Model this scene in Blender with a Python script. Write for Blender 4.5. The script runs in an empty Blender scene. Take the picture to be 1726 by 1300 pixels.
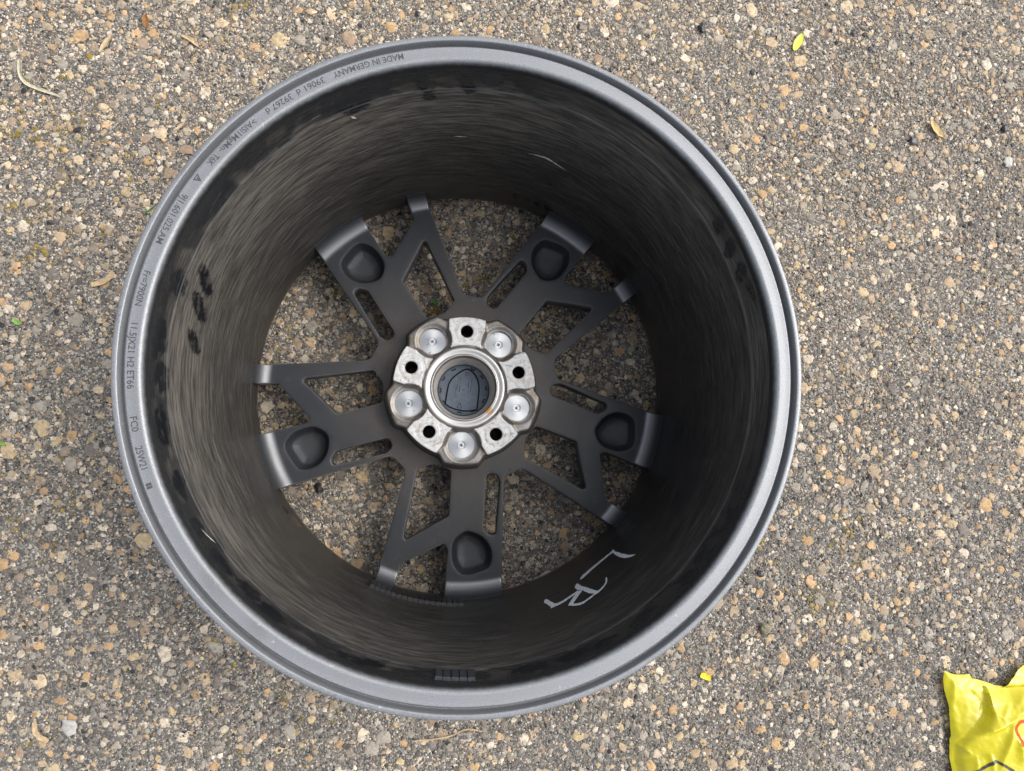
import bpy, math, random
import numpy as np
from mathutils import Matrix, Vector
from mathutils.geometry import delaunay_2d_cdt

SC = bpy.context.scene
COL = SC.collection
rng = np.random.default_rng(7)
random.seed(7)
R = math.radians
MM = 0.001

# ------------------------------------------------------------------ camera
def rotvec(w):
    w = np.array(w, float); t = np.linalg.norm(w); k = w / t
    K = np.array([[0, -k[2], k[1]], [k[2], 0, -k[0]], [-k[1], k[0], 0]])
    return np.eye(3) + math.sin(t) * K + (1 - math.cos(t)) * K @ K

CAM = np.array([-24.958, -75.245, 869.533])
CROT = rotvec([0.0992194, -0.1030602, 0.0399958])
cd = bpy.data.cameras.new('camera'); cam = bpy.data.objects.new('camera', cd); COL.objects.link(cam)
cd.sensor_width = 36.0; cd.lens = 1150.0 / 1726.0 * 36.0
cd.clip_start = 0.02; cd.clip_end = 100.0
m4 = Matrix.Identity(4)
for i in range(3):
    for j in range(3):
        m4[i][j] = CROT[i, j]
    m4[i][3] = CAM[i] * MM
cam.matrix_world = m4
SC.camera = cam

# ------------------------------------------------------------------ sky, sun, exposure
SUN_EL, SUN_AZ = 50.0, 75.0      # azimuth clockwise from +Y
w = bpy.data.worlds.new('World'); SC.world = w; w.use_nodes = True
nt = w.node_tree; nt.nodes.clear()
sky = nt.nodes.new('ShaderNodeTexSky'); sky.sky_type = 'NISHITA'; sky.sun_disc = False
sky.sun_elevation = R(SUN_EL); sky.sun_rotation = R(SUN_AZ)
sky.air_density = 1.0; sky.dust_density = 5.0; sky.ozone_density = 1.0
hs = nt.nodes.new('ShaderNodeHueSaturation'); hs.inputs['Saturation'].default_value = 0.36
bg = nt.nodes.new('ShaderNodeBackground'); bg.inputs['Strength'].default_value = 0.15
wo = nt.nodes.new('ShaderNodeOutputWorld')
nt.links.new(sky.outputs[0], hs.inputs['Color']); nt.links.new(hs.outputs[0], bg.inputs['Color'])
nt.links.new(bg.outputs[0], wo.inputs['Surface'])
sl = bpy.data.lights.new('sun', 'SUN'); so = bpy.data.objects.new('sun', sl); COL.objects.link(so)
sl.energy = 0.5; sl.angle = R(60); sl.color = (1.0, 0.965, 0.92)
sd = Vector((math.sin(R(SUN_AZ)) * math.cos(R(SUN_EL)), math.cos(R(SUN_AZ)) * math.cos(R(SUN_EL)), math.sin(R(SUN_EL))))
so.rotation_euler = sd.to_track_quat('Z', 'Y').to_euler(); so.location = (1, 1, 3)
SC.view_settings.view_transform = 'Standard'; SC.view_settings.look = 'None'
SC.view_settings.gamma = 1.0; SC.view_settings.exposure = 1.1

# ------------------------------------------------------------------ material helpers
class NT:
    def __init__(s, name):
        s.m = bpy.data.materials.new(name); s.m.use_nodes = True
        s.t = s.m.node_tree; s.t.nodes.clear()
        s.out = s.t.nodes.new('ShaderNodeOutputMaterial')
        s.b = s.t.nodes.new('ShaderNodeBsdfPrincipled')
        s.t.links.new(s.b.outputs[0], s.out.inputs[0])
    def n(s, typ, **kw):
        x = s.t.nodes.new('ShaderNode' + typ)
        for k, v in kw.items(): setattr(x, k, v)
        return x
    def set(s, sock, v):
        if hasattr(v, 'is_output'): s.t.links.new(v, sock)
        elif isinstance(v, (tuple, list)) and len(v) == 3 and sock.type == 'RGBA': sock.default_value = (*v, 1)
        else: sock.default_value = v
    def p(s, **kw):
        for k, v in kw.items(): s.set(s.b.inputs[k.replace('_', ' ')], v)
    def coord(s, which='Object'):
        return s.n('TexCoord').outputs[which]
    def mapping(s, vec, scale=(1, 1, 1), loc=(0, 0, 0)):
        x = s.n('Mapping'); s.set(x.inputs['Vector'], vec); x.inputs['Scale'].default_value = scale
        x.inputs['Location'].default_value = loc
        return x.outputs[0]
    def noise(s, vec, scale, detail=4, rough=0.55, out='Fac'):
        x = s.n('TexNoise'); s.set(x.inputs['Vector'], vec); x.inputs['Scale'].default_value = scale
        x.inputs['Detail'].default_value = detail; x.inputs['Roughness'].default_value = rough
        return x.outputs[out]
    def voro(s, vec, scale, feature='F1', out='Distance', rand=1.0):
        x = s.n('TexVoronoi', feature=feature); s.set(x.inputs['Vector'], vec); x.inputs['Scale'].default_value = scale
        x.inputs['Randomness'].default_value = rand
        return x.outputs[out]
    def ramp(s, fac, stops, interp='LINEAR'):
        x = s.n('ValToRGB'); s.set(x.inputs[0], fac); cr = x.color_ramp; cr.interpolation = interp
        while len(cr.elements) < len(stops): cr.elements.new(0.5)
        for e, (pos, c) in zip(cr.elements, stops):
            e.position = pos
            e.color = (*c, 1) if isinstance(c, (tuple, list)) else (c, c, c, 1)
        return x.outputs[0]
    def mix(s, fac, a, b, blend='MIX'):
        x = s.n('Mix', data_type='RGBA', blend_type=blend)
        s.set(x.inputs[0], fac); s.set(x.inputs[6], a); s.set(x.inputs[7], b)
        return x.outputs[2]
    def math(s, op, a, b=0.0, clamp=False):
        x = s.n('Math', operation=op, use_clamp=clamp); s.set(x.inputs[0], a); s.set(x.inputs[1], b)
        return x.outputs[0]
    def attr(s, name, out='Fac'):
        x = s.n('Attribute'); x.attribute_name = name
        return x.outputs[out]
    def bump(s, h, strength, dist):
        x = s.n('Bump'); s.set(x.inputs['Height'], h); x.inputs['Strength'].default_value = strength
        x.inputs['Distance'].default_value = dist
        s.t.links.new(x.outputs[0], s.b.inputs['Normal'])

def mat_ground():
    t = NT('exposed_aggregate'); c = t.coord()
    v = t.voro(c, 480, out='Color'); sep = t.n('SeparateColor'); t.set(sep.inputs[0], v)
    col = t.ramp(sep.outputs[0], [(0, 0.05), (0.35, (0.10, 0.092, 0.08)), (0.6, (0.16, 0.142, 0.118)), (0.8, (0.22, 0.19, 0.15)), (0.95, (0.42, 0.38, 0.32)), (1, 0.5)])
    big = t.noise(c, 6, 5)
    col = t.mix(t.ramp(big, [(0.35, 0.0), (0.7, 0.45)]), col, (0.085, 0.083, 0.08))
    pd = t.voro(c, 95); pcn = t.n('SeparateColor'); t.set(pcn.inputs[0], t.voro(c, 95, out='Color'))
    pcol = t.ramp(pcn.outputs[1], [(0, (.39, .31, .20)), (.2, (.46, .39, .28)), (.4, (.36, .24, .14)), (.6, (.28, .26, .23)), (.8, (.48, .44, .37)), (1, (.22, .17, .13))])
    size = t.math('MULTIPLY', t.math('SUBTRACT', pcn.outputs[0], 0.30), 0.62)
    col = t.mix(t.math('MULTIPLY', t.math('SUBTRACT', size, pd), 14.0, True), col, pcol)
    d = t.voro(c, 480)
    t.p(Base_Color=col, Roughness=0.9)
    t.bump(t.math('SUBTRACT', t.noise(c, 300, 3), d), 0.9, 0.0015)
    return t.m

def mat_stone(name, colour_attr):
    t = NT(name); c = t.coord()
    if colour_attr:
        base = t.attr('Col', 'Color'); nc = c
    else:
        oi = t.n('ObjectInfo')
        base = t.ramp(oi.outputs['Random'], [(0, (.42, .34, .21)), (.10, (.50, .41, .29)), (.2, (.40, .275, .15)), (.3, (.40, .32, .205)),
              (.4, (.50, .45, .37)), (.5, (.30, .24, .17)), (.58, (.30, .28, .245)), (.66, (.41, .32, .215)), (.74, (.30, .225, .165)), (.80, (.52, .47, .39)), (.86, (.16, .14, .13)), (.91, (.45, .31, .18)), (.96, (.25, .24, .21))], 'CONSTANT')
        add = t.n('VectorMath', operation='ADD'); t.set(add.inputs[0], c)
        cmb = t.n('CombineXYZ'); t.set(cmb.inputs[0], t.math('MULTIPLY', oi.outputs['Random'], 37.0)); t.set(add.inputs[1], cmb.outputs[0]); nc = add.outputs[0]
    if not colour_attr: base = t.mix(1.0, base, (1.0, 0.955, 0.89), 'MULTIPLY')
    n1 = t.noise(nc, 260 if colour_attr else 220, 5, 0.65)
    col = t.mix(0.75, base, t.ramp(n1, [(0.3, 0.55), (0.5, 0.95), (0.72, 1.3)]), 'MULTIPLY')
    col = t.mix(t.ramp(t.noise(nc, 900, 2), [(0.6, 0.0), (0.75, 0.55)]), col, (0.10, 0.085, 0.07))
    wp = t.n('NewGeometry').outputs['Position']
    film = t.ramp(t.noise(wp, 170, 5, 0.75), [(0.52, 0.0), (0.62, 0.6)])
    col = t.mix(film, col, t.mix(t.noise(wp, 800, 2), (0.10, 0.095, 0.085), (0.24, 0.22, 0.185)))
    t.p(Base_Color=col, Roughness=0.82, Specular_IOR_Level=0.3)
    t.bump(t.noise(nc, 700, 4), 0.5, 0.0008)
    return t.m

def mat_barrel():
    t = NT('dusty_black_paint'); c = t.coord()
    s1 = t.noise(t.mapping(c, (30, 30, 620)), 1.0, 6, 0.70)
    s2 = t.noise(t.mapping(c, (44, 44, 1150)), 1.0, 4, 0.65)
    fine = t.noise(c, 900, 3, 0.7)
    dust = t.attr('dust'); wipe = t.attr('wipe')
    st = t.ramp(s1, [(0.45, 0.0), (0.58, 1.0)])
    st2 = t.ramp(s2, [(0.53, 0.0), (0.66, 1.0)])
    f = t.math('MULTIPLY', dust, t.math('ADD', 0.34, t.math('MULTIPLY', st, 0.72)))
    f = t.math('ADD', f, t.math('MULTIPLY', st2, t.math('ADD', 0.09, t.math('MULTIPLY', dust, 0.45))))
    f = t.math('MULTIPLY', f, t.math('ADD', 0.65, t.math('MULTIPLY', fine, 0.7)))
    f = t.math('MULTIPLY', f, t.math('SUBTRACT', 1.0, wipe), True)
    col = t.mix(f, (0.0062, 0.0072, 0.0088), t.mix(s2, (0.072, 0.066, 0.058), (0.125, 0.110, 0.090)))
    rough = t.math('ADD', 0.24, t.math('MULTIPLY', f, 0.9), True)
    rough = t.math('SUBTRACT', rough, t.math('MULTIPLY', wipe, 0.10), True)
    t.p(Base_Color=col, Roughness=rough, Specular_IOR_Level=0.4)
    t.bump(t.math('ADD', s2, t.math('MULTIPLY', fine, 0.3)), 0.12, 0.0006)
    return t.m

def mat_flange():
    t = NT('silver_grey_lacquer'); c = t.coord()
    over = t.attr('over')
    fl = t.noise(c, 1300, 3, 0.8); big = t.noise(c, 30, 4)
    col = t.mix(t.ramp(fl, [(0.38, 0.0), (0.64, 1.0)]), (0.148, 0.156, 0.166), (0.255, 0.267, 0.282))
    col = t.mix(t.ramp(big, [(0.4, 0.0), (0.75, 0.25)]), col, (0.20, 0.195, 0.19))
    # nicks and scuffs along the outer edge, where the edge attribute is 1
    nick = t.ramp(t.noise(c, 380, 4, 0.75), [(0.53, 0.0), (0.60, 1.0)])
    nf = t.math('MULTIPLY', nick, t.attr('edge'))
    col = t.mix(t.math('MULTIPLY', nf, 0.55), col, (0.11, 0.115, 0.13))
    nick2 = t.ramp(t.noise(t.mapping(c, (1, 1, 1), (3.1, 1.7, 0)), 230, 3, 0.8), [(0.69, 0.0), (0.71, 1.0)])
    col = t.mix(t.math('MULTIPLY', nick2, t.attr('edge')), col, (0.62, 0.63, 0.65))
    # rubber scuffs and rub marks running round the lip
    sm = t.ramp(t.noise(t.mapping(c, (9, 9, 500)), 1.0, 4, 0.6), [(0.56, 0.0), (0.70, 0.45)])
    col = t.mix(sm, col, (0.10, 0.10, 0.105))
    wh = t.ramp(t.noise(t.mapping(c, (130, 130, 40), (5, 2, 0)), 1.0, 5, 0.8), [(0.665, 0.0), (0.69, 0.8)])
    col = t.mix(wh, col, (0.42, 0.43, 0.45))
    col = t.mix(over, col, (0.009, 0.0095, 0.01))
    met = t.math('SUBTRACT', 0.40, t.math('MULTIPLY', over, 0.40), True)
    t.p(Base_Color=col, Metallic=met, Roughness=0.43, Specular_IOR_Level=0.4)
    t.bump(fl, 0.12, 0.0003)
    return t.m

def mat_spoke():
    t = NT('charcoal_satin_paint'); c = t.coord()
    xy = t.n('SeparateXYZ'); t.set(xy.inputs[0], c)
    rad = t.math('SQRT', t.math('ADD', t.math('MULTIPLY', xy.outputs[0], xy.outputs[0]), t.math('MULTIPLY', xy.outputs[1], xy.outputs[1])))
    geo = t.n('NewGeometry')
    wpos = geo.outputs['Position']
    n = t.noise(wpos, 22, 6, 0.65); fine = t.noise(wpos, 1500, 2, 0.8)
    near = t.ramp(rad, [(0.080, 1.0), (0.125, 0.50), (0.18, 0.16), (0.235, 0.08)])
    f = t.math('MULTIPLY', near, t.ramp(n, [(0.3, 0.25), (0.62, 1.0)]))
    f = t.math('MULTIPLY', f, t.math('ADD', 0.35, fine))
    col = t.mix(t.ramp(fine, [(0.3, 0.0), (0.75, 1.0)]), (0.013, 0.0150, 0.0185), (0.029, 0.033, 0.0395))
    col = t.mix(t.math('MULTIPLY', f, 0.75, True), col, (0.086, 0.073, 0.059))
    fillet_sheen = t.ramp(rad, [(0.2225, 0.0), (0.2270, 1.0), (0.2310, 0.55), (0.2390, 0.0)])  # sky highlight on the spoke-end fillets, painted in as a paler metallic band
    # dull grey blotches
    bl = t.ramp(t.noise(wpos, 60, 5, 0.7), [(0.60, 0.0), (0.74, 0.4)])
    col = t.mix(bl, col, (0.055, 0.054, 0.052))
    col = t.mix(t.math('MULTIPLY', fillet_sheen, 0.8), col, (0.20, 0.204, 0.212))
    # pale rubbed specks and fine scratches
    sc = t.ramp(t.noise(t.mapping(wpos, (900, 160, 300)), 1.0, 3, 0.7), [(0.66, 0.0), (0.70, 0.6)])
    col = t.mix(t.math('MULTIPLY', sc, t.ramp(n, [(0.45, 0.0), (0.6, 1.0)])), col, (0.11, 0.105, 0.10))
    sp = t.ramp(t.noise(wpos, 1100, 2, 0.8), [(0.66, 0.0), (0.72, 0.5)])
    col = t.mix(sp, col, (0.10, 0.092, 0.082))
    col = t.mix(t.math('MULTIPLY', t.attr('edge'), t.ramp(n, [(0.35, 0.15), (0.6, 0.6)])), col, (0.14, 0.142, 0.148))
    rg = t.ramp(n, [(0.3, 0.36), (0.7, 0.58)])
    t.p(Base_Color=col, Roughness=t.math('SUBTRACT', rg, t.math('MULTIPLY', fillet_sheen, 0.16)), Metallic=t.math('ADD', 0.1, t.math('MULTIPLY', fillet_sheen, 0.7)), Specular_IOR_Level=0.25)
    t.bump(t.math('ADD', fine, n), 0.15, 0.0004)
    return t.m

def mat_pad():
    t = NT('worn_bare_aluminium'); c = t.coord()
    xy = t.n('SeparateXYZ'); t.set(xy.inputs[0], c)
    rad = t.math('SQRT', t.math('ADD', t.math('MULTIPLY', xy.outputs[0], xy.outputs[0]), t.math('MULTIPLY', xy.outputs[1], xy.outputs[1])))
    geo = t.n('NewGeometry'); wp = geo.outputs['Position']
    n = t.noise(wp, 150, 6, 0.75)
    warp = t.math('ADD', rad, t.math('MULTIPLY', t.math('SUBTRACT', n, 0.5), 0.003))
    rings = t.math('ABSOLUTE', t.math('SINE', t.math('MULTIPLY', warp, 1150.0)))
    ringm = t.ramp(rings, [(0.0, 1.0), (0.28, 0.0)])
    fade = t.ramp(rad, [(0.009, 1.0), (0.0165, 0.9), (0.019, 0.25)])
    patch = t.ramp(t.noise(wp, 240, 5, 0.8), [(0.52, 0.0), (0.57, 1.0)])
    f = t.math('MULTIPLY', t.math('ADD', t.math('MULTIPLY', ringm, fade), t.math('MULTIPLY', patch, 0.8)), t.ramp(n, [(0.38, 0.1), (0.6, 1.0)]), True)
    col = t.mix(f, (0.50, 0.50, 0.495), (0.17, 0.175, 0.18))
    grime = t.ramp(t.noise(wp, 55, 5, 0.7), [(0.52, 0.0), (0.68, 0.6)])
    col = t.mix(grime, col, (0.27, 0.235, 0.185))
    speck = t.ramp(t.noise(wp, 900, 3, 0.8), [(0.64, 0.0), (0.70, 0.8)])
    col = t.mix(speck, col, (0.16, 0.14, 0.12))
    t.p(Base_Color=col, Metallic=0.12, Roughness=0.58)
    t.bump(t.math('ADD', n, t.math('MULTIPLY', f, -0.6)), 0.35, 0.0006)
    return t.m

def mat_hub():
    t = NT('dirty_cast_aluminium'); c = t.coord()
    n = t.noise(c, 70, 6, 0.7); fine = t.noise(c, 1400, 3, 0.8)
    geo = t.n('NewGeometry')
    xyz = t.n('SeparateXYZ'); t.set(xyz.inputs[0], c)
    col = t.mix(t.ramp(n, [(0.35, 0.0), (0.68, 1.0)]), (0.215, 0.211, 0.204), (0.13, 0.110, 0.086))
    col = t.mix(t.math('MULTIPLY', t.ramp(fine, [(0.55, 0.0), (0.75, 1.0)]), 0.5), col, (0.10, 0.08, 0.06))
    paint = t.attr('paint')
    col = t.mix(paint, col, (0.06, 0.06, 0.062))
    t.p(Base_Color=col, Metallic=t.math('SUBTRACT', 0.6, t.math('MULTIPLY', paint, 0.5), True), Roughness=0.42)
    t.bump(t.math('ADD', fine, n), 0.2, 0.0004)
    return t.m

def mat_bore():
    t = NT('machined_bore_metal'); c = t.coord()
    xyz = t.n('SeparateXYZ'); t.set(xyz.inputs[0], c)
    rad = t.math('SQRT', t.math('ADD', t.math('MULTIPLY', xyz.outputs[0], xyz.outputs[0]), t.math('MULTIPLY', xyz.outputs[1], xyz.outputs[1])))
    n = t.noise(c, 90, 6, 0.75)
    wr = t.math('ADD', rad, t.math('MULTIPLY', t.math('SUBTRACT', n, 0.5), 0.0035))
    rust = t.ramp(t.math('MULTIPLY', wr, 10.0), [(0.340, 0.0), (0.354, 0.2), (0.359, 1.0), (0.366, 0.8), (0.373, 0.0), (0.452, 0.0), (0.473, 0.75), (0.485, 0.7)])
    col = t.mix(rust, (0.41, 0.405, 0.39), (0.12, 0.08, 0.048))
    # orange rust spot on the lower right of the bore lip
    dx = t.math('SUBTRACT', xyz.outputs[0], 0.0285); dy = t.math('SUBTRACT', xyz.outputs[1], -0.0255)
    dd = t.math('SQRT', t.math('ADD', t.math('MULTIPLY', dx, dx), t.math('MULTIPLY', dy, dy)))
    spot = t.ramp(t.math('MULTIPLY', t.math('ADD', dd, t.math('MULTIPLY', t.math('SUBTRACT', n, 0.5), 0.008)), 100.0), [(0.35, 0.85), (0.62, 0.0)])
    col = t.mix(spot, col, (0.42, 0.20, 0.045))
    ins = t.ramp(t.math('MULTIPLY', rad, 10.0), [(0.352, 1.0), (0.3565, 0.0)])
    col = t.mix(ins, col, t.mix(t.ramp(n, [(0.35, 0.0), (0.7, 1.0)]), (0.52, 0.51, 0.49), (0.33, 0.30, 0.26)))
    t.p(Base_Color=col, Metallic=t.math('SUBTRACT', t.math('SUBTRACT', 0.8, t.math('MULTIPLY', rust, 0.7), True), t.math('MULTIPLY', ins, 0.7), True), Roughness=0.38)
    t.bump(n, 0.15, 0.0004)
    return t.m

def mat_disc():
    t = NT('turned_aluminium'); c = t.coord()
    xyz = t.n('SeparateXYZ'); t.set(xyz.inputs[0], c)
    rad = t.math('SQRT', t.math('ADD', t.math('MULTIPLY', xyz.outputs[0], xyz.outputs[0]), t.math('MULTIPLY', xyz.outputs[1], xyz.outputs[1])))
    wp = t.n('NewGeometry').outputs['Position']
    n = t.noise(wp, 130, 5, 0.75)
    lines = t.noise(t.mapping(t.mapping(rad, (1, 0, 0)), (3200, 1, 1)), 1.0, 2)
    col = t.mix(t.ramp(n, [(0.60, 0.0), (0.68, 0.8)]), (0.34, 0.352, 0.358), (0.11, 0.10, 0.09))
    tg = t.n('Tangent'); tg.direction_type = 'RADIAL'; tg.axis = 'Z'
    t.p(Base_Color=col, Metallic=0.95, Roughness=0.34, Anisotropic=0.75, Tangent=tg.outputs[0])
    t.bump(lines, 0.12, 0.0002)
    return t.m

def mat_simple(name, col, rough=0.5, metal=0.0, var=0.3, scale=200, bump=0.2, spec=0.5):
    t = NT(name); wp = t.n('NewGeometry').outputs['Position']
    n = t.noise(wp, scale, 5, 0.65)
    k = [c * (1 - var) for c in col]; k2 = [min(1, c * (1 + var)) for c in col]
    t.p(Base_Color=t.mix(t.ramp(n, [(0.3, 0.0), (0.7, 1.0)]), tuple(k), tuple(k2)), Roughness=rough, Metallic=metal, Specular_IOR_Level=spec)
    if bump: t.bump(n, bump, 0.0005)
    return t.m

def mat_bag():
    t = NT('yellow_polythene'); c = t.coord()
    n = t.noise(c, 12, 4)
    col = t.mix(t.ramp(n, [(0.3, 0.0), (0.7, 1.0)]), (0.60, 0.53, 0.006), (0.68, 0.61, 0.025))
    t.p(Base_Color=col, Roughness=0.2, Specular_IOR_Level=0.6)
    t.b.inputs['Transmission Weight'].default_value = 0.0
    t.bump(t.noise(c, 60, 3, 0.5), 0.06, 0.002)
    tr = t.n('BsdfTranslucent'); t.set(tr.inputs['Color'], col)
    mx = t.n('MixShader'); mx.inputs[0].default_value = 0.28
    t.t.links.new(t.b.outputs[0], mx.inputs[1]); t.t.links.new(tr.outputs[0], mx.inputs[2]); t.t.links.new(mx.outputs[0], t.out.inputs[0])
    return t.m

# ------------------------------------------------------------------ mesh helpers
def mesh_np(name, v, tris, mat=None, smooth=True, sharp=None, attrs=None, quads=None, cols=None):
    """numpy verts (metres) + tri / quad faces -> Mesh"""
    me = bpy.data.meshes.new(name)
    v = np.ascontiguousarray(v, np.float32)
    tris = np.zeros((0, 3), np.int32) if tris is None else np.asarray(tris, np.int32)
    quads = np.zeros((0, 4), np.int32) if quads is None else np.asarray(quads, np.int32)
    nl = tris.size + quads.size; nf = len(tris) + len(quads)
    me.vertices.add(len(v)); me.vertices.foreach_set('co', v.ravel())
    me.loops.add(nl); me.loops.foreach_set('vertex_index', np.concatenate([tris.ravel(), quads.ravel()]).astype(np.int32))
    me.polygons.add(nf)
    ls = np.concatenate([np.arange(len(tris)) * 3, tris.size + np.arange(len(quads)) * 4]).astype(np.int32)
    me.polygons.foreach_set('loop_start', ls)
    try:
        me.polygons.foreach_set('loop_total', np.concatenate([np.full(len(tris), 3), np.full(len(quads), 4)]).astype(np.int32))
    except Exception:
        pass
    me.polygons.foreach_set('use_smooth', np.full(nf, smooth))
    for k, a in (attrs or {}).items():
        at = me.attributes.new(k, 'FLOAT', 'POINT'); at.data.foreach_set('value', np.ascontiguousarray(a, np.float32))
    if cols is not None:
        at = me.attributes.new('Col', 'FLOAT_COLOR', 'POINT')
        at.data.foreach_set('color', np.concatenate([cols, np.ones((len(cols), 1))], 1).astype(np.float32).ravel())
    me.update(calc_edges=True); me.validate()
    if sharp: me.set_sharp_from_angle(angle=R(sharp))
    if mat: me.materials.append(mat)
    return me

def link(name, me, parent=None, loc=(0, 0, 0), rz=0.0, label=None):
    o = bpy.data.objects.new(name, me); COL.objects.link(o)
    o.location = loc; o.rotation_euler = (0, 0, rz)
    if parent: o.parent = parent
    if label: o['label'] = label
    return o

def thing(name, label, cat, loc=(0, 0, 0), rz=0.0, me=None, group=None):
    o = bpy.data.objects.new(name, me); COL.objects.link(o)
    o.location = loc; o.rotation_euler = (0, 0, rz)
    o['label'] = label; o['category'] = cat
    if group: o['group'] = group
    return o

def lathe(prof, segs, name, mat, attrs=None, flip=False, smooth=True, sharp=None):
    """prof: (n,2) mm radius,z"""
    p = np.asarray(prof, float); n = len(p)
    a = np.linspace(0, 2 * np.pi, segs, endpoint=False)
    v = np.stack([np.outer(np.cos(a), p[:, 0]), np.outer(np.sin(a), p[:, 0]), np.tile(p[:, 1], (segs, 1))], -1).reshape(-1, 3)
    i = np.arange(segs)[:, None]; j = np.arange(n - 1)[None]
    k = (i + 1) % segs
    q = np.stack([i * n + j, k * n + j, k * n + j + 1, i * n + j + 1], -1).reshape(-1, 4)
    if flip: q = q[:, ::-1]
    at = {key: fn(v) for key, fn in (attrs or {}).items()}
    return mesh_np(name, v * MM, None, mat, smooth, sharp, at, quads=q)

def chaikin(p, it=2):
    p = np.asarray(p, float)
    for _ in range(it):
        a = p[:-1] * 0.75 + p[1:] * 0.25; b = p[:-1] * 0.25 + p[1:] * 0.75
        q = np.empty((len(a) * 2 + 2, 2)); q[0] = p[0]; q[-1] = p[-1]; q[1:-1:2] = a; q[2:-1:2] = b
        p = q
    return p

def resample(p, step):
    out = [p[0]]
    for a, b in zip(p[:-1], p[1:]):
        n = max(1, int(math.ceil(np.linalg.norm(b - a) / step)))
        for k in range(1, n + 1): out.append(a + (b - a) * k / n)
    return np.array(out)

def pol(r, deg): return np.array([r * math.cos(R(deg)), r * math.sin(R(deg))])

def rot2(p, deg):
    c, s = math.cos(R(deg)), math.sin(R(deg)); p = np.asarray(p, float)
    return np.stack([p[..., 0] * c - p[..., 1] * s, p[..., 0] * s + p[..., 1] * c], -1)

def fillet(poly, rad, closed=True, n=7):
    poly = np.asarray(poly, float); N = len(poly); out = []
    rad = [rad] * N if np.isscalar(rad) else rad
    for i in range(N):
        if not closed and i in (0, N - 1): out.append(poly[i]); continue
        p, a, b = poly[i], poly[i - 1], poly[(i + 1) % N]
        u = (a - p) / np.linalg.norm(a - p); v = (b - p) / np.linalg.norm(b - p)
        ang = math.acos(np.clip(u @ v, -1, 1)); d = rad[i] / math.tan(ang / 2)
        d = min(d, 0.48 * np.linalg.norm(a - p), 0.48 * np.linalg.norm(b - p)); rr = d * math.tan(ang / 2)
        c = p + (u + v) / np.linalg.norm(u + v) * (rr / math.sin(ang / 2))
        s, e = p + u * d, p + v * d
        a0 = math.atan2(*(s - c)[::-1]); a1 = math.atan2(*(e - c)[::-1])
        da = (a1 - a0 + math.pi) % (2 * math.pi) - math.pi
        for k in range(n + 1): out.append(c + rr * np.array([math.cos(a0 + da * k / n), math.sin(a0 + da * k / n)]))
    return np.array(out)

def densify(p, step, closed=True):
    q = np.vstack([p, p[:1]]) if closed else p
    r = resample(q, step)
    return r[:-1] if closed else r

def spline_closed(pts, n=8):
    p = np.asarray(pts, float); N = len(p); out = []
    for i in range(N):
        p0, p1, p2, p3 = p[i - 1], p[i], p[(i + 1) % N], p[(i + 2) % N]
        for k in range(n):
            t = k / n
            out.append(0.5 * ((2 * p1) + (-p0 + p2) * t + (2 * p0 - 5 * p1 + 4 * p2 - p3) * t * t + (-p0 + 3 * p1 - 3 * p2 + p3) * t ** 3))
    return np.array(out)

def inpoly(pts, poly):
    pts = np.asarray(pts); x, y = pts[:, 0], pts[:, 1]; c = np.zeros(len(pts), bool); N = len(poly)
    for i in range(N):
        x1, y1 = poly[i]; x2, y2 = poly[(i + 1) % N]
        if y1 == y2: continue
        t = ((y1 > y) != (y2 > y)) & (x < (x2 - x1) * (y - y1) / (y2 - y1) + x1)
        c ^= t
    return c

def dist_poly(pts, poly, closed=True):
    pts = np.asarray(pts, float); d = np.full(len(pts), 1e9); N = len(poly)
    for i in range(N if closed else N - 1):
        a = poly[i]; b = poly[(i + 1) % N]; ab = b - a; L = ab @ ab
        if L < 1e-12: continue
        t = np.clip(((pts - a) @ ab) / L, 0, 1)
        d = np.minimum(d, np.linalg.norm(pts - a - t[:, None] * ab, axis=1))
    return d

def offset_loop(poly, d):
    """move a closed loop along its normals (positive = to the left of travel)"""
    t = np.roll(poly, -1, 0) - np.roll(poly, 1, 0); t /= np.linalg.norm(t, axis=1)[:, None] + 1e-12
    return poly + d * np.stack([-t[:, 1], t[:, 0]], 1)

def area(poly):
    x, y = poly[:, 0], poly[:, 1]
    return 0.5 * np.sum(x * np.roll(y, -1) - np.roll(x, -1) * y)

def ccw(poly): return poly if area(poly) > 0 else poly[::-1]

def cdt(loops, opens, pts, keep):
    V = []; E = []
    for l in loops:
        b = len(V); V += [tuple(x) for x in l]; n = len(l); E += [(b + i, b + (i + 1) % n) for i in range(n)]
    for l in opens:
        b = len(V); V += [tuple(x) for x in l]; E += [(b + i, b + i + 1) for i in range(len(l) - 1)]
    V += [tuple(x) for x in pts]
    vo, eo, fo = delaunay_2d_cdt([Vector(v) for v in V], E, [], 0, 1e-4, False)[:3]
    v = np.array([tuple(x) for x in vo]); f = np.array([tuple(x) for x in fo])
    cen = v[f].mean(1); f = f[keep(cen)]
    a, b, c = v[f[:, 0]], v[f[:, 1]], v[f[:, 2]]
    ar = (b[:, 0] - a[:, 0]) * (c[:, 1] - a[:, 1]) - (b[:, 1] - a[:, 1]) * (c[:, 0] - a[:, 0])
    f[ar < 0] = f[ar < 0][:, ::-1]; f = f[np.abs(ar) > 1e-7]
    used = np.unique(f); m = np.full(len(v), -1); m[used] = np.arange(len(used))
    return v[used], m[f]

def boundary_edges(f):
    e = np.concatenate([f[:, [0, 1]], f[:, [1, 2]], f[:, [2, 0]]])
    key = np.sort(e, 1); _, inv, cnt = np.unique(key, axis=0, return_inverse=True, return_counts=True)
    return e[cnt[inv.ravel()] == 1]

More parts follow.
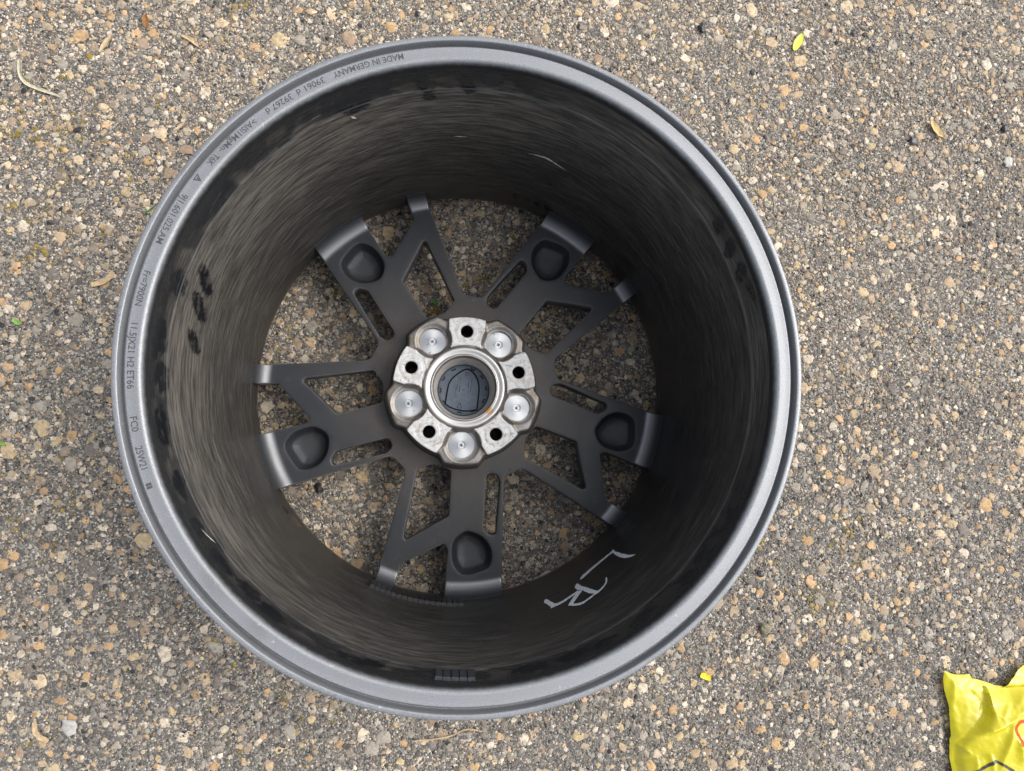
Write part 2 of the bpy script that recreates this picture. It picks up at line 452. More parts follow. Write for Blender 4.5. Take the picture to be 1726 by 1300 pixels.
def solid(v2, z, f, zbot, keep_wall=None, walls_only=False):
    """heightfield top + walls from its border down to zbot + bottom"""
    n = len(v2); top = np.column_stack([v2, z])
    bot = np.column_stack([v2, np.full(n, zbot)])
    e = boundary_edges(f)
    if keep_wall is not None: e = e[keep_wall(v2[e[:, 0]], v2[e[:, 1]])]
    q = np.stack([e[:, 1], e[:, 0], e[:, 0] + n, e[:, 1] + n], 1)
    return np.vstack([top, bot]), np.vstack([f, f[:, ::-1] + n]), q

def sstep(a, b, x):
    t = np.clip((x - a) / (b - a), 0, 1); return t * t * (3 - 2 * t)

def vnoise(p, scale, seed=0, octv=3):
    """cheap value noise, p (n,2|3)"""
    p = np.asarray(p, float) * scale; out = np.zeros(len(p)); amp = 1; tot = 0
    d = p.shape[1]
    for o in range(octv):
        q = p * 2 ** o; i = np.floor(q).astype(np.int64); fr = q - i; fr = fr * fr * (3 - 2 * fr); acc = np.zeros(len(p))
        for c in range(2 ** d):
            b = [(c >> k) & 1 for k in range(d)]
            h = np.zeros(len(p), np.int64) + seed * 7919 + o * 104729
            for k in range(d): h = (h ^ ((i[:, k] + b[k]) * (73856093, 19349663, 83492791)[k]))
            h = (h ^ (h >> 13)) * 1274126177 & 0x7fffffff; h = (h ^ (h >> 16)) & 0xffff
            wgt = np.ones(len(p))
            for k in range(d): wgt = wgt * (fr[:, k] if b[k] else 1 - fr[:, k])
            acc += wgt * h / 65535.0
        out += amp * acc; tot += amp; amp *= 0.5
    return out / tot

# ------------------------------------------------------------------ ground
M_GROUND = mat_ground(); M_STUFF = mat_stone('mixed_aggregate', True); M_PEB = mat_stone('river_pebble', False)
X0, X1, Y0, Y1 = -690, 900, -560, 720

gx = np.concatenate([np.linspace(-4000, X0, 5)[:-1], np.arange(X0, X1, 4.0), np.linspace(X1, 4000, 5)])
gy = np.concatenate([np.linspace(-4000, Y0, 5)[:-1], np.arange(Y0, Y1, 4.0), np.linspace(Y1, 4000, 5)])
GX, GY = np.meshgrid(gx, gy, indexing='ij'); gp = np.column_stack([GX.ravel(), GY.ravel()])
gz = (vnoise(gp, 1 / 7.0, 3, 2) - 0.75) * 1.6 + (vnoise(gp, 1 / 90.0, 5, 2) - 0.5) * 1.0
n1, n2 = len(gx), len(gy); ii, jj = np.meshgrid(np.arange(n1 - 1), np.arange(n2 - 1), indexing='ij'); b = (ii * n2 + jj).ravel()
gq = np.column_stack([b, b + n2, b + n2 + 1, b + 1])
ground = link('ground', mesh_np('ground', np.column_stack([gp, gz]) * MM, None, M_GROUND, quads=gq))
ground['kind'] = 'structure'

def project(P):
    c = (np.asarray(P, float) - CAM) @ CROT
    return np.column_stack([863 + 1150 * c[:, 0] / -c[:, 2], 650 - 1150 * c[:, 1] / -c[:, 2]])

PAL = np.array([(.42, .34, .21), (.50, .41, .29), (.40, .275, .15), (.40, .32, .205), (.50, .45, .37), (.30, .24, .17), (.30, .28, .245), (.41, .32, .215),
                (.30, .225, .165), (.52, .47, .39), (.16, .14, .13), (.45, .31, .18), (.25, .24, .21), (.35, .30, .24), (.25, .21, .17), (.38, .33, .27)])

PAL = PAL * np.array([1.02, 0.965, 0.89])

def stones(cx, cy, rad, hgt, cols, K, rings, seed):
    """one array of many domed stones; K sides; rings = [(radius factor, height factor)...] from the base up, then a top vertex"""
    g = np.random.default_rng(seed); N = len(cx); nr = len(rings)
    ang = (np.arange(K) / K * 2 * np.pi)[None] + g.uniform(-0.5, 0.5, (N, K)) * (2 * np.pi / K) * 0.75
    ra = 1 + g.uniform(-0.22, 0.22, (N, K)); asp = g.uniform(0.62, 1.0, N); ph = g.uniform(0, np.pi, N)
    tilt = g.uniform(-0.25, 0.25, (N, 2))
    V = []
    def place(fx, fy, fz):
        x = fx * rad[:, None]; y = fy * rad[:, None] * asp[:, None]
        c, s = np.cos(ph)[:, None], np.sin(ph)[:, None]
        X = x * c - y * s; Y = x * s + y * c
        Z = fz * hgt[:, None] + (tilt[:, :1] * X + tilt[:, 1:] * Y) * np.clip(fz, 0, 1) * 0.6
        return np.stack([cx[:, None] + X, cy[:, None] + Y, Z], -1)
    for (rf, hf) in rings:
        jit = 1 + g.uniform(-0.08, 0.08, (N, K)); hj = hf + (g.uniform(-0.16, 0.16, (N, K)) if 0 < hf < 1 else 0)
        V.append(place(np.cos(ang) * ra * rf * jit, np.sin(ang) * ra * rf * jit, hj + np.zeros((N, K))))
    ox = g.uniform(-0.12, 0.12, (N, 1))
    V.append(place(ox, ox * 0.5, np.ones((N, 1))))
    V = np.concatenate(V, 1); P = V.shape[1]
    T = []
    for r in range(nr - 1):
        for k in range(K):
            a, b2 = r * K + k, r * K + (k + 1) % K
            T += [(a, b2, b2 + K), (a, b2 + K, a + K)]
    top = nr * K
    for k in range(K): T.append(((nr - 1) * K + k, (nr - 1) * K + (k + 1) % K, top))
    T = np.array(T)
    F = (np.arange(N)[:, None, None] * P + T[None]).reshape(-1, 3)
    return V.reshape(-1, 3), F, np.repeat(cols, P, 0)

# pebbles: dart throwing on a coarse hash grid
cell = 21.0; hashg = {}
PB = []
def try_put(x, y, r, gap=0.85):
    ci, cj = int(x // cell), int(y // cell)
    for a in (-1, 0, 1):
        for b2 in (-1, 0, 1):
            for (px, py, pr) in hashg.get((ci + a, cj + b2), ()):
                if (px - x) ** 2 + (py - y) ** 2 < ((pr + r) * gap) ** 2: return False
    hashg.setdefault((ci, cj), []).append((x, y, r)); PB.append((x, y, r)); return True
rad_all = np.sort(np.clip(rng.lognormal(math.log(4.3), 0.36, 8200), 2.8, 10.5))[::-1]
dens = lambda x, y: 0.35 + 0.9 * vnoise(np.array([[x, y]]), 1 / 120.0, 11, 2)[0]
for r in rad_all:
    for _ in range(6):
        x, y = rng.uniform(X0, X1), rng.uniform(Y0, Y1)
        if rng.random() > dens(x, y): continue
        if try_put(x, y, r): break
PB = np.array(PB)
px = project(np.column_stack([PB[:, :2], np.zeros(len(PB))]))
infr = (px[:, 0] > -5) & (px[:, 0] < 1731) & (px[:, 1] > -5) & (px[:, 1] < 1305)
dd = np.hypot(px[:, 0] - 770, px[:, 1] - 636)
vis = infr & ((dd > 596) | ((dd < 320) & (dd > 185)))
vis &= ~((px[:, 0] > 1600) & (px[:, 1] > 1130))
order = np.argsort(-PB[:, 2] * np.where(vis, 1, 0))
ind = order[:300]; rest = np.setdiff1d(np.arange(len(PB)), ind)
PROFILE = [(0.92, -0.9), (1.0, 0.30), (0.86, 0.82), (0.45, 0.98)]
peb_meshes = []
for k in range(14):
    v, f, c = stones(np.zeros(1), np.zeros(1), np.ones(1) * 10, np.ones(1) * 1.9, np.ones((1, 3)), 10, PROFILE, 100 + k)
    peb_meshes.append(mesh_np('pebble', v * MM, f, M_PEB, True, 38))
for n, i in enumerate(ind):
    o = link('pebble', peb_meshes[n % 14], ground, (PB[i, 0] * MM, PB[i, 1] * MM, -0.0009), rng.uniform(0, 6.28))
    s = PB[i, 2] / 10.0; o.scale = (s, s, s * rng.uniform(0.8, 1.25))
pc = PAL[rng.integers(0, len(PAL), len(rest))] * rng.uniform(0.75, 1.1, (len(rest), 1))
v, f, c = stones(PB[rest, 0], PB[rest, 1], PB[rest, 2], PB[rest, 2] * rng.uniform(0.14, 0.27, len(rest)), pc, 9, PROFILE, 5); v[:, 2] -= 0.55
o = link('small_pebbles', mesh_np('small_pebbles', v * MM, f, M_STUFF, True, 40, cols=c), ground); o['kind'] = 'stuff'

# finer gravel, sand and grit between the pebbles
def scatter(N, med, sig, lo, hi, seed):
    g = np.random.default_rng(seed)
    x = g.uniform(X0, X1, N); y = g.uniform(Y0, Y1, N); r = np.clip(g.lognormal(math.log(med), sig, N), lo, hi)
    p = np.column_stack([x, y]); sel = g.random(N)
    # more pale grains towards the top, more dark grey ones towards the bottom
    pale_share = np.clip(0.56 + 0.00065 * (y - 60) + 0.55 * (vnoise(p, 1 / 110.0, 71, 3) - 0.5), 0.12, 0.9)
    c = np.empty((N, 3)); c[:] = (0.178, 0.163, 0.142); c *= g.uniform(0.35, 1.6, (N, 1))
    mt = sel < pale_share * 0.80; c[mt] = PAL[g.integers(0, len(PAL), mt.sum())] * g.uniform(0.65, 1.15, (mt.sum(), 1))
    mt = sel < pale_share * 0.24; c[mt] = np.array((0.55, 0.465, 0.365)) * g.uniform(0.7, 1.15, (mt.sum(), 1))
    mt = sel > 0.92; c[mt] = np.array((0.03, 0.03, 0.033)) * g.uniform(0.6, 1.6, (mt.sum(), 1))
    moss = (vnoise(p, 1 / 20.0, 21, 2) > 0.69) & (vnoise(p, 1 / 170.0, 23, 2) > 0.50 + 0.0004 * (x + 350)) & (g.random(N) < 0.55)
    c[moss] = np.array((0.22, 0.16, 0.03)) * g.uniform(0.6, 1.3, (moss.sum(), 1))
    return x, y, r, c, g
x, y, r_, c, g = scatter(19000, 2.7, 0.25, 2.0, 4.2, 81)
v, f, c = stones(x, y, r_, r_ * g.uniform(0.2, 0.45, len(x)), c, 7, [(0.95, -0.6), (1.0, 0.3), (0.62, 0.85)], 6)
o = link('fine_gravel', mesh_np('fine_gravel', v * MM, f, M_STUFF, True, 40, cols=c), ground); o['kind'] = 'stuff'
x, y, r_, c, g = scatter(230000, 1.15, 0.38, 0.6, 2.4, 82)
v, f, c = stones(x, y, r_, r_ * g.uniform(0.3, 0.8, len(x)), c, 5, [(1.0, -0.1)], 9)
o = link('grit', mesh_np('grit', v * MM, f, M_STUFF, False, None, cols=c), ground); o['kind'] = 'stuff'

# ------------------------------------------------------------------ the wheel
wheel = thing('alloy_wheel', 'grey and black multi-spoke alloy car wheel lying face down on the pebbled ground', 'wheel')
M_BARREL = mat_barrel(); M_FLANGE = mat_flange(); M_SPOKE = mat_spoke(); M_PAD = mat_pad(); M_HUB = mat_hub(); M_BORE = mat_bore(); M_DISC = mat_disc()
M_TEXT = mat_simple('dark_stamping', (0.045, 0.048, 0.052), 0.5, 0.2, 0.3, 600)
M_HOLE = mat_simple('hole_dark', (0.012, 0.012, 0.013), 0.6, 0.0, 0.2)

IN = [(241.6, 44), (240.7, 52), (240.5, 58), (240.8, 80), (243, 140), (246.8, 200), (251, 245), (253.6, 270), (254.2, 275.2), (256.2, 277), (256.9, 281), (258.4, 294), (259.6, 302)]
INP = np.array(IN)
def barrel_r(z): return np.interp(z, INP[:, 1], INP[:, 0])
outer = [(264.5, 300), (264.0, 286), (264.0, 268), (258, 250), (255, 215), (252, 170), (250, 120), (256, 80), (264, 60), (267, 44), (268, 24), (277, 14), (284, 10), (284.2, 3), (279, 0.3), (268, 1.5), (252, 16), (244, 32), (241.6, 44)]
inner = resample(chaikin(np.array(IN), 2), 2.2)
bp = np.vstack([chaikin(np.array(outer), 2), inner[1:]])

# dust and finger marks on the barrel: (angle, z, half width mm along the arc, half height mm, tilt)
WIPES = [(163.8, 244, 8, 23, 28), (169.2, 239, 8, 22, 30), (176.2, 236, 7, 18, 32), (166.5, 284, 11, 16, 25), (120.5, 290, 12, 9, 0), (116.5, 281, 18, 12, 0), (111, 289, 11, 9, 25), (101.5, 281, 8, 9, 10), (101.3, 268, 7, 6, 0), (88.6, 291, 12, 11, 0), (93, 277, 6, 7, 0),
         (32.5, 290, 7, 11, -25), (27.2, 287, 7, 13, -28), (22.0, 288, 7, 12, -30), (18.5, 294, 14, 5, -10), (-146.5, 290, 11, 9, 12), (-139.5, 291, 15, 9, 5), (-132, 288, 14, 10, 0), (-126.5, 292, 14, 9, 0), (-110, 291, 14, 8, 5), (-106, 286, 10, 7, 0), (-76.5, 287, 16, 9, 0), (-69, 289, 14, 9, -8), (-62, 292, 12, 7, 0),
         (77.5, 78, 5, 8, 0), (74.4, 77, 5, 8, 0), (71, 76, 5, 8, 0), (67.5, 78, 7, 7, 0), (-143, 80, 7, 9, 0), (-139, 73, 8, 8, 0), (-175, 284, 15, 10, 0), (178, 290, 18, 12, 0), (-166, 288, 18, 11, 0), (-155, 286, 14, 9, 0), (150, 290, 26, 12, 0)]
def at_dust(v):
    th = np.degrees(np.arctan2(v[:, 1], v[:, 0])); z = v[:, 2]
    k3 = np.column_stack([v[:, 0], v[:, 1], z * 3.0])
    nz = vnoise(k3, 1 / 38.0, 31, 3)
    ang = 0.5 + 0.5 * np.cos(np.radians(th - 118)); ang2 = 0.5 + 0.5 * np.cos(np.radians(th + 135))
    side = np.clip(0.26 + 0.68 * ang ** 1.3 + 0.30 * ang2 ** 3, 0, 1)
    prof = np.interp(z, [40, 75, 130, 190, 235, 262, 274, 276, 279, 303], [0.30, 0.42, 0.46, 0.58, 0.85, 1.0, 0.80, 0.42, 0.36, 0.06])
    d = side * prof * (0.55 + 0.9 * nz)
    low = (z > 276); right = sstep(0.55, 0.9, np.cos(np.radians(th - 30)))
    d = np.where(low & (z < 301), d * 0.45 + (0.55 + 0.25 * sstep(0.4, 0.7, nz)) * right + 0.34 * sstep(0.46, 0.62, vnoise(np.column_stack([v[:, 0], v[:, 1], z * 1.5 + 0.35 * th]), 1 / 16.0, 37, 4)) * (0.35 + 0.65 * side) * (1 - right) * (1 - sstep(290, 302, z)), d)
    return np.clip(d, 0, 1)
def at_wipe(v):
    th = np.degrees(np.arctan2(v[:, 1], v[:, 0])); z = v[:, 2]; out = np.zeros(len(v))
    k3 = np.column_stack([v[:, 0], v[:, 1], z * 1.0])
    nz = vnoise(k3, 1 / 5.0, 33, 3); st = vnoise(np.column_stack([v[:, 0] * 0.5, v[:, 1] * 0.5, z * 1.2 + th]), 1 / 3.0, 35, 2)
    for (a, zz, ha, hz, ti) in WIPES:
        da = ((th - a + 180) % 360 - 180) * np.pi / 180 * 248; dz = z - zz
        c, s = math.cos(R(ti)), math.sin(R(ti))
        u = da * c + dz * s; w2 = -da * s + dz * c
        q = (u / ha) ** 2 + (w2 / hz) ** 2
        out = np.maximum(out, 1 - sstep(0.55, 1.15, q + (nz - 0.5) * 1.3))
    return out * (1 - 0.55 * sstep(0.52, 0.75, st))
def only_in(fn):
    def g(v):
        r = np.hypot(v[:, 0], v[:, 1]); return np.where(r < 261, fn(v), 0)
    return g
barrel = link('barrel', lathe(bp, 900, 'barrel', M_BARREL, {'dust': only_in(at_dust), 'wipe': only_in(at_wipe)}, smooth=True), wheel, label='dusty black inside of the wheel barrel')

fl = [(259.6, 302), (260.4, 306), (262.2, 308.9), (264.2, 309.9), (266.3, 309.95), (270, 310.0), (272.6, 310.2), (273.8, 310.35), (274.5, 309.8), (275.2, 307.2), (276.2, 304.6), (277.3, 304.0), (278.2, 306.0), (278.6, 309.8), (278.9, 311.9), (279.6, 312.4), (281.2, 312.6), (283.0, 312.3), (283.9, 311.2), (284.1, 308.5), (283.6, 305.2), (281, 302.6), (276, 300.6), (268, 300.2), (264.5, 300)]
flp = resample(chaikin(np.array(fl), 3), 0.8)
def at_over(v):
    r = np.hypot(v[:, 0], v[:, 1]); n = vnoise(v, 1 / 3.0, 41, 2)
    return np.where((v[:, 2] > 301.2) & (r < 270), 1 - sstep(259.9, 263.4, r + (n - 0.5) * 0.8), 0)
def at_edge(v):
    r = np.hypot(v[:, 0], v[:, 1]); n = vnoise(v[:, :2], 1 / 40.0, 43, 2)
    return np.where((v[:, 2] > 306), sstep(279.0, 280.5, r) * sstep(0.42, 0.62, n), 0)
link('rim_flange', lathe(flp, 900, 'rim_flange', M_FLANGE, {'over': at_over, 'edge': at_edge}), wheel, label='silver grey inner rim lip carrying stamped text')

# ---- stamped text on the flange
def text_mesh(body):
    cu = bpy.data.curves.new('t', 'FONT'); cu.body = body; cu.size = 1.0; cu.fill_mode = 'FRONT'; cu.resolution_u = 3; cu.offset = 0.006
    ob = bpy.data.objects.new('t', cu); COL.objects.link(ob)
    dg = bpy.context.evaluated_depsgraph_get(); dg.update()
    me = bpy.data.meshes.new_from_object(ob.evaluated_get(dg))
    v = np.array([tuple(x.co) for x in me.vertices]); me.calc_loop_triangles()
    f = np.array([tuple(t.vertices) for t in me.loop_triangles])
    bpy.data.objects.remove(ob); bpy.data.curves.remove(cu); bpy.data.meshes.remove(me)
    return v[:, :2], f
def flange_z(r): return np.interp(r, [262, 264.2, 266.3, 270, 273.2], [308.6, 309.85, 309.97, 310.02, 310.32]) + 0.10
def subdivide_long(v, f): return v, f
def stamp(name, body, a0, a1, r0=272.1, h=5.2):
    v, f = text_mesh(body)
    x = (v[:, 0] - v[:, 0].min()) / np.ptp(v[:, 0]); y = v[:, 1] / 0.70
    # slight boldening outwards is not needed: the stamping is thin
    a = np.radians(a0 + (a1 - a0) * x); r = r0 - y * h
    V = np.column_stack([r * np.cos(a), r * np.sin(a), flange_z(r)])
    return link(name, mesh_np(name, V * MM, f, M_TEXT, False), wheel)
for body, a0, a1 in [('MADE IN GERMANY', 105.3, 118.4), ('39061 d', 120.2, 125.6), ('39267 d', 126.7, 132.0), ('>AlSi1MgMn-', 134.5, 142.8), ('T6K', 143.5, 145.8),
                     ('9J1.601.025.AM', 152.4, 162.0), ('Fr=7900N', 167.1, 173.2), ('11.5JX21 H2 ET66', 176.2, 187.3), ('FC0', 192.0, 194.5), ('25W21', 197.0, 200.9)]:
    stamp('stamped_text', body, a0, a1)
def flat_on_flange(name, pts, mat):
    """pts: list of closed polygons in (r, angle deg), filled on the flange face"""
    V = []; F = []
    for p in pts:
        b = len(V); q = [pol(r, a) for r, a in p]
        V += [(x, y, float(flange_z(math.hypot(x, y)))) for x, y in q]; F += [(b, b + i, b + i + 1) for i in range(1, len(q) - 1)]
    F = np.array(F); V = np.array(V)
    return link(name, mesh_np(name, V * MM, F, mat, False), wheel)
flat_on_flange('stamped_triangle', [[(271.8, 148.15), (271.8, 149.55), (271.0, 149.35), (271.0, 148.35)], [(271.8, 149.55), (265.6, 148.95), (266.8, 148.9), (271.0, 149.25)], [(271.8, 148.15), (271.0, 148.45), (266.8, 148.9), (265.6, 148.95)],
                [(270.2, 148.6), (270.2, 149.1), (269.4, 149.1), (269.4, 148.6)], [(268.9, 148.65), (268.9, 149.05), (267.4, 148.95), (267.4, 148.8)]], M_TEXT)
flat_on_flange('stamped_block', [[(272.4, 203.3), (272.4, 203.75), (268.2, 203.75), (268.2, 203.3)], [(272.4, 203.85), (272.4, 204.25), (268.2, 204.25), (268.2, 203.85)]], M_TEXT)

# ---- spokes
def rnd(pts, rad): return densify(ccw(fillet(np.array(pts), rad)), 1.6)
A_path_sharp = [pol(262, 12.15), np.array([228.8, 53.6]), pol(114.3, 27.2), pol(116.2, 39.0), rot2(pol(236, -22.5), 72), rot2(pol(262, -22.0), 72)]
A_path = fillet(np.array(A_path_sharp), [1, 30, 9.5, 9.5, 30, 1], closed=False)
A_path = densify(A_path, 1.6, closed=False)
A_closed = ccw(np.vstack([A_path]))
A_prev = rot2(A_closed, -72)
B_hole = rnd([(98.6, 31.0), (162.5, 29.6), (170.5, 37.5), (169.5, 45.2), (107.5, 47.9), (98.0, 43.5)], [6, 6, 7, 7, 9, 7])
C_hole = rnd([pol(96.8, -6.4), pol(149.8, -4.3), pol(188.0, -18.6), pol(184.8, -19.7), pol(108.5, -27.8), pol(94.0, -19.0)], [4, 4, 3.0, 3.0, 5, 20])
D_hole = rnd([pol(180.5, -4.6), pol(188.5, -3.3), pol(262, -2.9), pol(262, -16.6), pol(215, -17.4), pol(186, -7.0)], [4, 5, 1, 1, 5, 6])
P_pts = [(212.6, 24.8), (215.4, 14), (214, 4.5), (203, -3.4), (189, -5.6), (177.5, -3.6), (168.4, 5.2), (166.4, 14), (171.5, 27.6), (181, 37), (193, 40.8), (206.5, 37.6)]
P_out = densify(ccw(spline_closed(P_pts, 6)), 1.6)
CUT = 33.1
holes = [A_closed, A_prev, B_hole, C_hole, D_hole]
RIN, ROUT = 81.0, 242.0
def sector_ok(c):
    r = np.hypot(c[:, 0], c[:, 1]); a = np.degrees(np.arctan2(c[:, 1], c[:, 0]))
    ok = (r > RIN) & (r < ROUT) & (a < CUT) & (a > CUT - 72)
    for h in holes: ok &= ~inpoly(c, h)
    return ok
loops = list(holes)
for h in holes:
    for d in (-0.35, -0.9, -1.6): loops.append(offset_loop(h, d))       # ccw loops: right of travel = into the metal
for d in (-1.2, -0.5, 0.0, 0.6, 1.4, 2.6, 4.0, 5.6, 7.4, 9.6, 12.0): loops.append(offset_loop(P_out, d))
opens = [densify(np.array([pol(RIN, CUT), pol(250, CUT)]), 3, False), densify(np.array([pol(RIN, CUT - 72), pol(250, CUT - 72)]), 3, False)]
for r in (RIN, 84, 88, 92, 96, 222, 225, 228, 230.5, 232.5, 234.2, 235.7, 237, 238.1, 239, 239.7, 240.2, 240.7, 241.3, ROUT):
    opens.append(np.array([pol(r, a) for a in np.linspace(CUT - 72, CUT, int(r * 72 / 57.3 / 2.4))]))
xs, ys = np.meshgrid(np.arange(60, 244, 4.5), np.arange(-160, 140, 4.5)); fill = np.column_stack([xs.ravel(), ys.ravel()]) + rng.uniform(-.8, .8, (xs.size, 2))
dmin = np.minimum.reduce([dist_poly(fill, h) for h in holes] + [dist_poly(fill, P_out)])
rf = np.hypot(fill[:, 0], fill[:, 1]); fill = fill[(dmin > 2.6) & (rf < 221) & (rf > 97)]
v2, f = cdt(loops, opens, fill, sector_ok)
r = np.hypot(v2[:, 0], v2[:, 1])
dB = np.minimum.reduce([dist_poly(v2, h) for h in holes])
z = np.full(len(v2), 58.0)
RF = 17.0; t = np.clip(r - 223.2, 0, RF - 0.15); z += RF - np.sqrt(RF * RF - t * t)
z += 2.0 * (1 - sstep(84, 112, r))                       # slight rise towards the hub
e = np.clip(1 - dB / 1.6, 0, 1); z -= 1.15 * (1 - np.sqrt(np.clip(1 - e * e, 0, 1)))
inP = inpoly(v2, P_out); dP = np.where(inP, dist_poly(v2, P_out), -dist_poly(v2, P_out))
cxy = v2 - np.array([192.0, 17.5])
dep = 15.0 * sstep(-0.8, 6.4, dP) ** 0.8 + 2.2 * sstep(5, 14, dP) + 0.055 * cxy[:, 0] * sstep(2, 8, dP) * -1
z -= np.where(dP > -1.2, dep, 0)
wall = lambda a, b: (np.hypot(*((a + b) / 2).T) > RIN + .5) & (np.hypot(*((a + b) / 2).T) < ROUT - .5) & (np.minimum.reduce([dist_poly((a + b) / 2, h) for h in holes]) < 0.3)
V, F, Q = solid(v2, z, f, 37.0, wall)
edg = np.concatenate([(1 - sstep(0.3, 1.5, dB)) * (r < 236), np.zeros(len(v2))])
spoke_me = mesh_np('spoke', V * MM, F, M_SPOKE, True, 42, {'edge': edg}, quads=Q)
for k in range(5): link('spoke', spoke_me, wheel, rz=R(-90 + 72 * k))

# ---- hub casting
CBR = 66.0
HOLE_A = [90 - 72 * k for k in range(5)]; CB_A = [54 - 72 * k for k in range(5)]
cbs = np.array([pol(CBR, a) for a in CB_A]); hls = np.array([pol(65, a) for a in HOLE_A])
def hub_R(a):
    d = np.abs((a - 54 + 36) % 72 - 36)
    return 82.8 + 7.4 * (1 - sstep(11.5, 19.5, d))
aa = np.linspace(0, 360, 540, endpoint=False)
outline = np.array([pol(hub_R(x), x) for x in aa])
loops = []
for s in (0, -0.5, -1.2, -2.2, -3.4, 0.7, 1.5, 2.3, 3.0, 4.5): loops.append(np.array([pol(hub_R(x) + s, x) for x in aa]))
for c in cbs:
    for rr in (15.3, 15.55, 16.1, 16.8, 17.8, 19, 20.3, 21.4, 22.6): loops.append(np.array([c + pol(rr, x) for x in np.linspace(0, 360, int(rr * 5), endpoint=False)]))
for rr in (47.6, 48.6): loops.append(np.array([pol(rr, x) for x in np.linspace(0, 360, 300, endpoint=False)]))
xs, ys = np.meshgrid(np.arange(-96, 96, 2.2), np.arange(-96, 96, 2.2)); fill = np.column_stack([xs.ravel(), ys.ravel()]) + rng.uniform(-.4, .4, (xs.size, 2))
dc = np.min(np.linalg.norm(fill[:, None] - cbs[None], axis=2), 1); rf = np.hypot(*fill.T); Rf = hub_R(np.degrees(np.arctan2(fill[:, 1], fill[:, 0])))
fill = fill[(dc > 23) & (rf > 49.5) & (rf < Rf - 4)]
def hub_ok(c):
    r = np.hypot(*c.T); dh = np.min(np.linalg.norm(c[:, None] - hls[None], axis=2), 1); dcb = np.min(np.linalg.norm(c[:, None] - cbs[None], axis=2), 1)
    return (r > 47.6) & (r < hub_R(np.degrees(np.arctan2(c[:, 1], c[:, 0]))) + 4.5) & (dh > 10) & (dcb > 15.3)
v2, f = cdt(loops, [], fill, hub_ok)
r = np.hypot(*v2.T); Rr = hub_R(np.degrees(np.arctan2(v2[:, 1], v2[:, 0]))); dc = np.min(np.linalg.norm(v2[:, None] - cbs[None], axis=2), 1)
dh = np.min(np.linalg.norm(v2[:, None] - hls[None], axis=2), 1)
padness = 1 - sstep(17.5, 24.5, dh)
z = 80.6 + 4.0 * padness
# valley around each counterbore with a soft lip
z -= 1.6 * (1 - sstep(16.2, 20.5, dc))
z += 0.5 * np.exp(-((dc - 21.2) / 1.0) ** 2)
z = np.where(r < 52, np.maximum(z, 83.0 - (r - 48) * 0.8), z)
z = np.where(dc < 15.45, 73.5, z)
# outer lobe: raised flat with a rounded shoulder
sh = r - Rr
z += np.where(sh > -3.4, -1.2 * sstep(-3.4, -0.4, sh) - 10 * sstep(-1.2, 1.6, sh) - 10.5 * sstep(0.6, 4.6, sh), 0)
paint = sstep(0.2, 2.6, sh + (vnoise(v2, 1 / 4.0, 51, 2) - 0.5) * 2.0)
V = np.column_stack([v2, z])
link('hub', mesh_np('hub', V * MM, f, M_HUB, True, 50, {'paint': paint}), wheel, label='bare cast metal hub centre')

# ---- mounting pads with lug holes
def pad_outline():
    side = []
    for rr in np.linspace(49.2, 69.5, 14):
        ph = math.degrees(math.acos((66 * 66 + rr * rr - 21.9 ** 2) / (2 * 66 * rr))); side.append(pol(rr, 36 - ph))
    side.append(pol(81.6, 15.2))
    side = np.array(side)
    arc = np.array([pol(81.9, a) for a in np.linspace(13.6, -13.6, 20)])
    low = side[::-1] * np.array([1, -1]); inn = np.array([pol(48.9, a) for a in np.linspace(-20.5, 20.5, 16)])
    return np.vstack([side, arc, low, inn])
po = pad_outline() - np.array([65.0, 0]); po = densify(fillet(ccw(po), 1.6, n=3), 1.0)
circ = lambda rr, n=72: np.array([pol(rr, x) for x in np.linspace(0, 360, n, endpoint=False)])
loops = [po, offset_loop(po, 0.35), offset_loop(po, 0.8), offset_loop(po, 1.4), circ(7.3), circ(7.6), circ(8.2), circ(8.5), circ(12.4), circ(12.7), circ(16.4), circ(16.8)]
xs, ys = np.meshgrid(np.arange(-20, 20, 2.0), np.arange(-26, 26, 2.0)); fill = np.column_stack([xs.ravel(), ys.ravel()])
fill = fill[(dist_poly(fill, po) > 2) & (np.hypot(*fill.T) > 9)]
v2, f = cdt(loops, [], fill, lambda c: inpoly(c, po) & (np.hypot(*c.T) > 7.3))
dO = dist_poly(v2, po); rh = np.hypot(*v2.T)
z = np.full(len(v2), 88.0); e = np.clip(1 - dO / 1.4, 0, 1); z -= 1.4 * (1 - np.sqrt(np.clip(1 - e * e, 0, 1)))
z -= 0.8 * np.clip((8.3 - rh), 0, 1); z -= 0.22 * ((rh > 12.5) & (rh < 16.6))
wallp = lambda a, b: np.ones(len(a), bool)
V, F, Q = solid(v2, z, f, 79.0, wallp)
pad_me = mesh_np('mounting_pad', V * MM, F, M_PAD, True, 45, quads=Q)
hole_me = lathe([(7.32, 87.2), (7.25, 80), (7.25, 40), (6, 38), (0.01, 37.9)], 48, 'lug_hole', M_HOLE, sharp=45)
flo = [(15.6, -0.5), (15.5, 0.0), (9, 0.05), (4.6, 0.1), (4.3, -0.25), (4.0, -0.3), (2.1, -0.3), (1.9, 0.1), (1.3, 0.2), (0.9, -0.1), (0.7, -1.2), (0.01, -1.6)]
floor_me = lathe(flo, 96, 'counterbore_floor', M_DISC, flip=False, sharp=35)
for k in range(5):
    c = pol(65, HOLE_A[k])
    p = link('mounting_pad', pad_me, wheel, (c[0] * MM, c[1] * MM, 0), R(HOLE_A[k]))
    link('lug_hole', hole_me, p)
    c = cbs[k]; link('counterbore_floor', floor_me, wheel, (c[0] * MM, c[1] * MM, 0.0740), rng.uniform(0, 6))

